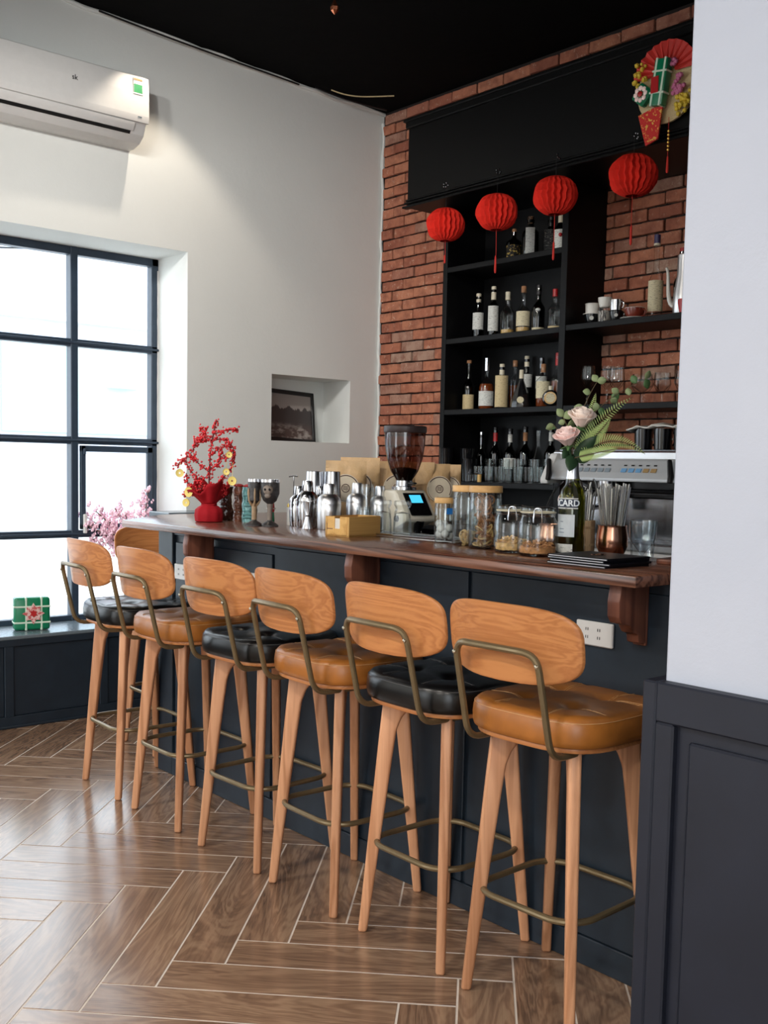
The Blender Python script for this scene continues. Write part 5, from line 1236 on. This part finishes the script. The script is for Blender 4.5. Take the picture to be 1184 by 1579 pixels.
def clip_jar(label, loc, r, mat, seed, fillh):
    t = thing('clip_jar', label, 'jar', loc, R(-50), 'clip-top jars on the counter'); h = .152
    MB().open_lathe([(.0, .004), (r * .75, 0), (r * .95, .008), (r, .022), (r, .085), (r * .97, .1), (r * .84, .116), (r * .80, .122), (r * .84, .126), (r * .84, .132)], 32).build('glass', M['g_jar'], t, 50)
    MB().open_lathe([(r * .86, .134), (r * .87, .138), (r * .86, .146), (r * .6, .15), (.0, .151)], 32).build('glass_lid', M['g_jar'], t, 50)
    MB().tube([(r * .845 * math.cos(a), r * .845 * math.sin(a), .133) for a in [2 * PI * i / 28 for i in range(28)]], .0028, 6, True).build('seal', plain('pale_rubber_seal', (206, 196, 170), .6) if 'seal' not in M else M['seal'], t)
    MB().tube([(r * .81 * math.cos(a), r * .81 * math.sin(a), .122) for a in [2 * PI * i / 28 for i in range(28)]], .0016, 6, True).tube(rounded([(r * .81, -.014, .122), (r * .98, -.013, .10), (r * 1.02, -.012, .125), (r * .92, -.01, .147), (r * .92, .01, .147), (r * 1.02, .012, .125), (r * .98, .013, .10), (r * .81, .014, .122)], .008, 3), .0016, 6).build('wire_clip', M['steel'], t)
    g = random.Random(seed); b = MB()
    for k in range(170):
        rr = (r - .012) * math.sqrt(g.random()); a = g.uniform(0, 6.3); z = .008 + fillh * g.random() * (1 - .35 * (rr / r))
        b.mat(Matrix.Translation((rr * math.cos(a), rr * math.sin(a), z)) @ Matrix.Rotation(g.uniform(0, 6), 4, 'Z') @ Matrix.Rotation(g.uniform(0, 3), 4, 'X')).tube([(-.008, 0, 0), (0, .004, .001), (.008, 0, 0)], [.001, .0035, .001], 5)
    b.mat(Matrix.Identity(4)).lathe([(.001, .006), (r - .008, .010), (r - .006, fillh * .7), (.001, fillh * .8)], 24)
    stuff(b.build('dry_filling', mat, t, 40)); return t
M['seal'] = plain('pale_rubber_seal', (206, 196, 170), .6)
clip_jar('clip-top glass jar of pale dried peel beside the tall orange jar', (-2.251, 2.491, ZC), .060, M['oats'], 1, .045)
clip_jar('clip-top glass jar of brown granola beside the green bottle', (-2.126, 2.466, ZC), .062, M['oats2'], 2, .04)
# ------------------------------------------------------------------ copper mugs, straws, glass
M['copper'] = metal('polished_copper', (238, 176, 146), .2)
def copper(label, loc, r=.044, h=.088, rz=0):
    t = thing('copper_mug', label, 'mug', loc, rz, 'copper mugs on the counter')
    MB().lathe([(r * .72, 0), (r * .8, .002), (r * 1.03, h * .3), (r * 1.02, h * .6), (r * .92, h * .93), (r * .95, h), (r * .91, h), (r * .88, h * .9), (r * .97, h * .5), (.001, .008)], 28).build('bowl', M['copper'], t, 50)
    MB().tube(bezier([(r * .95, 0, h * .8), (r * 1.8, 0, h * .95), (r * 1.75, 0, h * .2), (r * 1.0, 0, h * .25)], 12), .004, 8).build('handle', M['copper'], t); return t
copper('copper mug holding a bundle of steel straws', (-2.042, 2.724, ZC), .048, .092, R(150))
copper('copper mug behind the clip-top jars', (-2.20, 2.62, ZC), .044, .09, R(160))
M['straw'] = metal('straw_steel', (206, 204, 200), .22)
sr = random.Random(21); c0 = Vector((-2.042, 2.724, ZC + .009)); tiers = []
for k in range(44):
    a = sr.uniform(0, 2 * PI); q = math.sqrt(sr.random()); b0 = Vector((.026 * q * math.cos(a), .026 * q * math.sin(a), 0)); tp = Vector((.058 * q * math.cos(a + .3), .058 * q * math.sin(a + .3), .205 + sr.uniform(-.012, .012)))
    o = MB().tube([c0 + b0, c0 + tp], .0031, 7).build('metal_straw', M['straw']); tag(o, 'straight steel drinking straw bundled in the copper mug', 'straw', 'steel straws in the copper mug')
bb = thing('wooden_cup', 'small stave-built wooden cup between green bottle and copper mug', 'cup', (-2.165, 2.735, ZC)); M['stave'] = wood('pale_stave_wood', (206, 172, 134), (164, 126, 92), 2, .6, .3, 50, 4, 3, 9)
for k in range(14):
    a = 2 * PI * k / 14; MB().at((0, 0, 0), a).box(.0315, .037, -.0078, .0078, 0, .102, .0012).build('stave', M['stave'], bb)
MB().lathe([(.032, .004), (.032, .008)], 20).build('bottom', M['stave'], bb)
for z in (.02, .075): MB().open_lathe([(.0378, z), (.0378, z + .008)], 28).build('hoop', M['stave'], bb)
c1_ = Vector((-2.165, 2.735, ZC + .009))
for k in range(17):
    a = sr.uniform(0, 2 * PI); q = math.sqrt(sr.random()); b0 = Vector((.02 * q * math.cos(a), .02 * q * math.sin(a), 0)); tp = Vector((.045 * q * math.cos(a), .045 * q * math.sin(a), .20 + sr.uniform(-.02, .015))); side = Vector((sr.uniform(-.03, .03), sr.uniform(-.03, .03), .012))
    o = MB().tube([c1_ + b0, c1_ + b0.lerp(tp, .82)] + bezier([c1_ + b0.lerp(tp, .84), c1_ + tp, c1_ + tp + side], 4), .003, 7).build('bent_straw', M['straw']); tag(o, 'bent steel drinking straw standing in the wooden cup', 'straw', 'bent steel straws in the wooden cup')
tg = thing('rocks_glass', 'clear stepped glass with fluted base by the brown coaster', 'glass', (-1.867, 2.639, ZC))
vs, fs = [], []; n = 40
for r_, z, fl in [(.030, 0, 0), (.032, .004, 1), (.034, .05, 1), (.0345, .056, 0), (.039, .064, 0), (.0415, .116, 0), (.040, .118, 0), (.0365, .066, 0), (.032, .052, 0), (.001, .012, 0)]:
    for i in range(n): k = r_ * (1 + (.045 * (1 if i % 4 < 2 else -1) if fl else 0)); vs.append((k * math.cos(2 * PI * i / n), k * math.sin(2 * PI * i / n), z))
for j in range(9):
    for i in range(n): fs.append((j * n + i, j * n + (i + 1) % n, (j + 1) * n + (i + 1) % n, (j + 1) * n + i))
MB().add(vs, fs).build('fluted_bowl', M['g_rib'], tg, 30)
cs = thing('leather_coaster', 'dark brown coaster pad at the right end of the counter', 'coaster', (-1.735, 2.62, ZC), R(10)); MB().prism(rrect(.045, .045, .012), 0, .014, 'xy', .003).build('pad', M['bracket'], cs); MB().prism(rrect(.038, .038, .010), .0142, .0156, 'xy').build('top_face', plain('dark_coaster_face', (70, 42, 36), .5), cs, 20)
# ------------------------------------------------------------------ menus
M['menu'] = plain('black_menu_cover', (14, 15, 22), .45, spec=.3, var=.1); M['pages'] = plain('menu_pages', (206, 206, 210), .7)
ang = R(178)
for k, (dx, dy, da) in enumerate([(0, 0, 0), (.006, .004, 2), (-.004, .006, -2), (.002, .002, 1)]):
    t = thing('menu_booklet', ['lowest black menu booklet of the counter stack', 'second black menu booklet from the bottom of stack', 'third black menu booklet from bottom, under the top one', 'topmost black menu booklet with copper emblem on its cover'][k], 'menu', (-1.847 + dx, 2.400 + dy, ZC + .0068 * k), ang + R(da), 'black menus stacked on the counter')
    MB().box(-.105, .105, -.095, .095, 0, .0018, .0006).build('cover', M['menu'], t); MB().box(-.105, .105, -.095, .095, .0046, .0064, .0006).build('cover', M['menu'], t)
    MB().box(-.103, .103, -.092, .092, .0018, .0046).build('pages', M['pages'], t, 0); MB().box(-.106, -.103, -.095, .095, .0, .0064, .0006).build('spine', M['menu'], t)
    if k == 3:
        e = MB(); e.tube([(.02 * math.cos(a), .02 * math.sin(a), .0066) for a in [2 * PI * i / 16 for i in range(16)]], .0011, 4, True)
        for q in range(3): e.tube([(-.012, -.008 + q * .008, .0066), (-.004, -.004 + q * .008, .0066), (.004, -.008 + q * .008, .0066), (.012, -.004 + q * .008, .0066)], .0013, 4)
        e.build('copper_emblem', M['copper'], t)
# ------------------------------------------------------------------ flower bottle
fb = thing('flower_bottle', 'green liqueur bottle with white label used as a flower vase', 'bottle', (-2.074, 2.561, ZC)); r = .0405
prof = [(r * .5, .004), (r * .92, 0), (r, .008), (r, .168), (r * .98, .182), (r * .84, .203), (r * .56, .218), (.022, .232), (.0165, .262), (.015, .298)]
MB().open_lathe(prof, 32).build('glass', M['g_olive'], fb, 50); MB().open_lathe([(r * .8, .009), (r - .004, .014), (r - .004, .17), (r * .5, .214)], 26).build('inner_wall', M['g_olive'], fb, 50)
MB().open_lathe([(.0215, .236), (.0175, .262), (.0158, .292), (.0172, .293), (.0172, .302), (.0155, .303)], 24).build('foil_neck', M['steel_brushed'], fb)
def wrap(a0, a1, z0, z1, R0, inset=0, n=18):
    vs = []
    for i in range(n + 1):
        a = R(a0 + (a1 - a0) * i / n); vs += [(R0 * math.cos(a), R0 * math.sin(a), z0), (R0 * math.cos(a), R0 * math.sin(a), z1)]
    return MB().add(vs, [(2 * i, 2 * i + 2, 2 * i + 3, 2 * i + 1) for i in range(n)])
vl = -66.0
wrap(vl - 95, vl + 22, .012, .038, r + .0008).build('low_label', M['white_label'], fb); ml = wrap(vl - 95, vl + 28, .06, .128, r + .0008).build('main_label', plain('pale_grey_label', (206, 212, 216), .55), fb)
ci = MB()
for k in range(4): 
    z = .072 + k * .011
    if k != 2: 
        w0 = 14 - 2 * k; b_ = wrap(vl - 30 - w0, vl - 30 + w0, z, z + .0025, r + .0012, n=8); ci.v, ci.f = ci.v + b_.v, ci.f + [tuple(i + len(ci.v) for i in f) for f in b_.f]
ci.build('fine_print', plain('grey_ink', (128, 136, 150), .6), ml)
nl = wrap(vl - 100, vl + 40, .148, .176, r + .0010).build('name_band', plain('blue_black_label', (24, 36, 58), .45), fb); wrap(vl - 101, vl + 41, .1455, .149, r + .0012).build('band_edge', M['white_label'], nl); wrap(vl - 101, vl + 41, .175, .178, r + .0012).build('band_edge', M['white_label'], nl)
vs, fs = text_mesh('RICARD', .027, .0003, .0006); R0 = r + .0018
MB().add([((R0 + z) * math.cos(R(vl - 18) + x / R0), (R0 + z) * math.sin(R(vl - 18) + x / R0), .162 + y) for x, y, z in vs], fs).build('lettering', plain('label_lettering', (226, 232, 236), .5), nl, 0)
BT = Vector((-2.074, 2.561, ZC + .30))
VR = Vector((.655, .756, 0)); VF = Vector((.756, -.655, 0)); UPV = Vector((0, 0, 1))
def vp(u, z, d=0): return BT + VR * u + VF * d + UPV * z
def petal_cup(b, X, r, h, a0, w_, lean, curl):
    n, m = 6, 5; vs, fs = [], []
    for j in range(m + 1):
        v = j / m; rr = r * (.35 + .65 * math.sin(v * PI * .5)) * (1 + lean * v * v); wz = w_ * (.55 + .6 * math.sin(v * PI * .75))
        for i in range(n + 1):
            a = a0 + (i / n - .5) * 2 * wz; k = rr + (curl * v ** 3) * (1 - .3 * abs(i / n - .5)); vs.append((k * math.cos(a), k * math.sin(a), h * v * (1 - .10 * abs(i / n - .5) * 2) - .3 * curl * v ** 4))
    for j in range(m):
        for i in range(n): fs.append((j * (n + 1) + i, j * (n + 1) + i + 1, (j + 1) * (n + 1) + i + 1, (j + 1) * (n + 1) + i))
    b.mat(X).add(vs, fs)
def rose(center, tilt_u, tilt_d, mat, label, s=1.0):
    t = thing('rose', label, 'flower', BT + Vector((0, 0, -.12)), 0, 'roses in the bottle'); o = t.location
    c = center - o; ax = (UPV + VR * tilt_u + VF * tilt_d).normalized(); X = Matrix.Translation(c) @ ax.to_track_quat('Z', 'Y').to_matrix().to_4x4() @ Matrix.Scale(s, 4)
    g = random.Random(int(center.x * 1e4))
    for ring, (r_, h_, k, lean, curl) in enumerate([(.007, .052, 3, -.3, 0), (.012, .053, 4, -.15, .001), (.018, .052, 5, -.05, .003), (.023, .048, 5, .0, .006), (.026, .040, 6, .1, .010)]):
        for i in range(k):
            b = MB(); petal_cup(b, X, r_, h_, 2 * PI * i / k + ring * .6 + g.uniform(-.1, .1), PI / k * 1.25, lean, curl); p_ = b.build('petal', mat, t, 80); q = p_.modifiers.new('thickness', 'SOLIDIFY'); q.thickness = .0008
    b = MB().mat(X); b.lathe([(.004, -.012), (.010, -.004), (.012, .004), (.006, .006)], 12)
    for i in range(5):
        b.mat(X @ Matrix.Rotation(i * 1.256, 4, 'Z')).add([(.008, -.004, -.002), (.008, .004, -.002), (.026, .002, -.006), (.026, -.002, -.006)], [(0, 1, 2, 3)])
    b.build('calyx', M['leaf'], t); MB().tube(bezier([Vector((0, 0, .0)), Vector((0, 0, .12)), c - ax * .05, c - ax * .008], 10), .0028, 7).build('stem', M['leaf_dark'], t); return t
def leaf_pts(b, base, tip, width, normal, fold=.15, n=6):
    d = tip - base; sd = d.cross(normal).normalized(); up = sd.cross(d).normalized(); vs, fs = [], []
    for i in range(n + 1):
        v = i / n; w_ = width * math.sin(PI * min(1, v * .96 + .03)) ** .8; c = base + d * v - up * (d.length * .12 * v * v)
        vs += [c - sd * w_ + up * w_ * fold, c, c + sd * w_ + up * w_ * fold]
    for i in range(n): fs += [(3 * i, 3 * i + 1, 3 * i + 4, 3 * i + 3), (3 * i + 1, 3 * i + 2, 3 * i + 5, 3 * i + 4)]
    b.add(vs, fs)
r1 = rose(vp(.014, .094, .02), .05, .35, M['rose'], 'large blush rose, upper of the two in the green bottle', 1.16)
r2 = rose(vp(-.022, .038, .03), -.3, .4, M['rose2'], 'pink rose, lower left of the two in the green bottle', 1.08)
o = r1.location
for (u, z, d, u2, z2, d2, w_) in [(.0, .0, .0, .055, .062, .05, .02), (-.005, .01, .01, -.02, -.035, .06, .02), (.0, -.0, 0, .045, .01, .06, .022), (-.01, .03, -.01, -.035, .0, .02, .015), (.01, .05, 0, .06, .09, .01, .016)]:
    b = MB(); leaf_pts(b, vp(u, z, d) - o, vp(u2, z2, d2) - o, w_, VF); l_ = b.build('leaf', M['leaf_dark'], r1, 60); q = l_.modifiers.new('thickness', 'SOLIDIFY'); q.thickness = .0008
def fern(pts, label, width):
    P = bezier([vp(*p) for p in pts], 34); o = Vector(vp(*pts[0])) * 1; t = thing('fern_frond', label, 'fern', o, 0, 'fern fronds in the bottle')
    MB().tube([p - o for p in P], [.0018 - .00003 * i for i in range(35)], 5).build('midrib', M['stem'], t)
    b = MB()
    for i in range(5, 35):
        v = i / 34; L = width * (math.sin(PI * min(1, .12 + .86 * v)) ** .7) * (1 - .35 * v); d = (P[min(34, i + 1)] - P[i - 1]).normalized(); sd = d.cross(VF).normalized()
        for sg in (-1, 1):
            for h_ in (0,):
                bs = P[i - 1].lerp(P[i], h_) - o; leaf_pts(b, bs, bs + (sd * sg + d * .55 - UPV * .12) .normalized() * L, .0017, VF, .1, 3)
    stuff(b.build('leaflets', M['fern'], t, 60)); return t
fern([(.005, -.01, 0), (.03, .06, .02), (.07, .13, .03), (.165, .185, .03)], 'fern frond reaching up to the right over the shelf', .032)
fern([(.005, -.01, .01), (.06, .06, .04), (.13, .075, .05), (.205, .015, .05)], 'fern frond arching right over the machine buttons', .034)
fern([(.005, .0, .0), (.03, .05, .03), (.07, .07, .045), (.10, .125, .04)], 'middle fern frond standing between the two long ones', .034)
fern([(.005, .0, 0), (.03, .07, -.02), (.055, .14, -.02), (.065, .20, -.02)], 'upright fern frond behind the large rose', .024)
fern([(.0, .0, .02), (.03, .01, .06), (.075, .02, .07), (.12, .03, .06)], 'short low fern frond under the large rose', .026)
def euca(pts, leaves, label):
    P = bezier([vp(*p) for p in pts], 24); o = Vector(vp(*pts[0])) * 1; t = thing('eucalyptus_sprig', label, 'foliage', o, 0, 'eucalyptus sprigs in the bottle')
    MB().tube([p - o for p in P], [.002 - .00004 * i for i in range(25)], 6).build('stem', M['stem'], t); g = random.Random(len(label))
    for (k, du, dz, s_, m_) in leaves:
        bs = P[k] - o; b = MB(); dv = (VR * du + UPV * dz + VF * g.uniform(-.4, .4)).normalized(); nrm = (VF + UPV * g.uniform(-.5, .5) + VR * g.uniform(-.5, .5)).normalized()
        leaf_pts(b, bs, bs + dv * s_, s_ * .42, nrm, .1, 6); l_ = b.build('leaf', M[m_], t, 60); q = l_.modifiers.new('thickness', 'SOLIDIFY'); q.thickness = .0006
    return t
euca([(0, -.01, -.01), (.01, .12, -.02), (.10, .19, -.02), (.215, .245, -.02)], [(24, .5, 1, .028, 'eucalyptus'), (24, .4, -1, .032, 'leaf'), (22, -.6, 1, .028, 'leaf'), (20, .3, -1, .024, 'eucalyptus'), (18, -.7, -.8, .030, 'leaf'), (18, -.9, .5, .026, 'eucalyptus'), (16, .9, -.5, .028, 'eucalyptus'), (13, .5, -1, .026, 'leaf'), (12, -.2, 1, .026, 'eucalyptus'), (9, -.9, .5, .034, 'eucalyptus'), (9, .8, -.5, .028, 'eucalyptus')], 'long eucalyptus sprig reaching across the glasses to the right')
euca([(0, -.01, -.02), (0, .08, -.03), (.03, .17, -.03), (.07, .235, -.03)], [(24, -.5, .7, .026, 'eucalyptus'), (24, .8, .2, .028, 'eucalyptus'), (20, -1, .2, .026, 'eucalyptus'), (15, -1, .1, .030, 'eucalyptus'), (13, -.8, -.4, .032, 'eucalyptus')], 'shorter eucalyptus sprig pointing up toward the wine glasses')
euca([(0, -.01, -.01), (-.01, .06, -.01), (-.02, .10, -.01), (-.035, .125, -.01)], [(24, -.6, .8, .030, 'eucalyptus'), (23, .8, .5, .034, 'eucalyptus'), (20, -1, -.3, .022, 'eucalyptus'), (16, .9, .5, .036, 'eucalyptus')], 'round-leaved eucalyptus sprig above the left of roses')
euca([(0, -.01, .0), (-.02, .05, .0), (-.045, .075, .0), (-.065, .10, .0)], [(24, -.8, -.5, .028, 'eucalyptus'), (21, -.9, .2, .020, 'leaf')], 'small eucalyptus sprig drooping at far left of bouquet')
# wooden spoons / stirrers peeping out behind the clip-top jar
ps = thing('pink_spoon', 'pale pink spoon head peeping up behind the clip-top jar', 'spoon', (-2.23, 2.70, ZC)); MB().tube([(0, 0, .0), (0, 0, .15)], .003, 6).build('handle', M['rose2'], ps); MB().ico((0, 0, .165), .016, 2, (1, .4, 1.3)).build('bowl', M['rose2'], ps, 60)
# ------------------------------------------------------------------ blossom branch in a floor vase beyond the counter end
vb = thing('blossom_vase', 'artificial pink blossom branches on the window ledge behind the counter end', 'plant', (-5.56, 2.955, .488))
MB().lathe([(.05, 0), (.06, .01), (.075, .10), (.055, .22), (.035, .28), (.042, .30), (.034, .30), (.03, .26), (.001, .03)], 26).build('vase', M['navy'], vb, 50)
vg = random.Random(8); bq = MB(); fq = MB(); tips = [(-.16, 1.14), (-.11, 1.08), (-.07, 1.02), (.0, 1.20), (.03, 1.26), (.06, 1.10), (-.12, .96), (.02, 1.04), (.09, 1.08), (-.05, 1.12), (-.03, .92), (-.14, 1.03), (.04, .86), (-.02, .80), (-.19, 1.06), (-.18, .98), (-.09, 1.16), (-.13, 1.10), (-.06, .97), (-.10, 1.02), (-.22, 1.12)]
for u, z in tips:
    z = z - .512; e = U * u * 1.55 + Vv * vg.uniform(-.08, .05) + Vector((0, 0, z)); C_ = bezier([Vector((0, 0, .24)), Vector((0, 0, .40)), e * .85 + Vector((0, 0, .06)), e], 14); bq.tube(C_, .003, 5)
    for q in C_[6:]:
        for _ in range(3):
            p_ = q + Vector((vg.gauss(0, .022), vg.gauss(0, .022), vg.gauss(0, .018))); s_ = vg.uniform(.010, .017)
            for k in range(5):
                a = k * 1.257 + vg.random(); fq.ico((p_.x + s_ * .8 * math.cos(a), p_.y + s_ * .5 * math.sin(a), p_.z + s_ * .8 * math.sin(a)), s_ * .62, 1, (1, .6, 1))
bq.build('branches', M['stem'], vb); stuff(fq.build('pink_blossoms', plain('pink_blossom', (250, 208, 222), .7, var=.12), vb, 60))
# dark low cabinet in the window corner behind the counter end
lc = thing('corner_cabinet', 'slate blue cabinet top glimpsed behind the counter end', 'cabinet', (0, 0, 0))
MB().box(XL + .03, -5.14, 2.90, 3.40, 1.10, 1.13, .004).build('top', M['ledge'], lc); MB().box(XL + .035, -5.16, 2.92, 3.38, 0.02, 1.10).build('body', M['navy'], lc, 0)
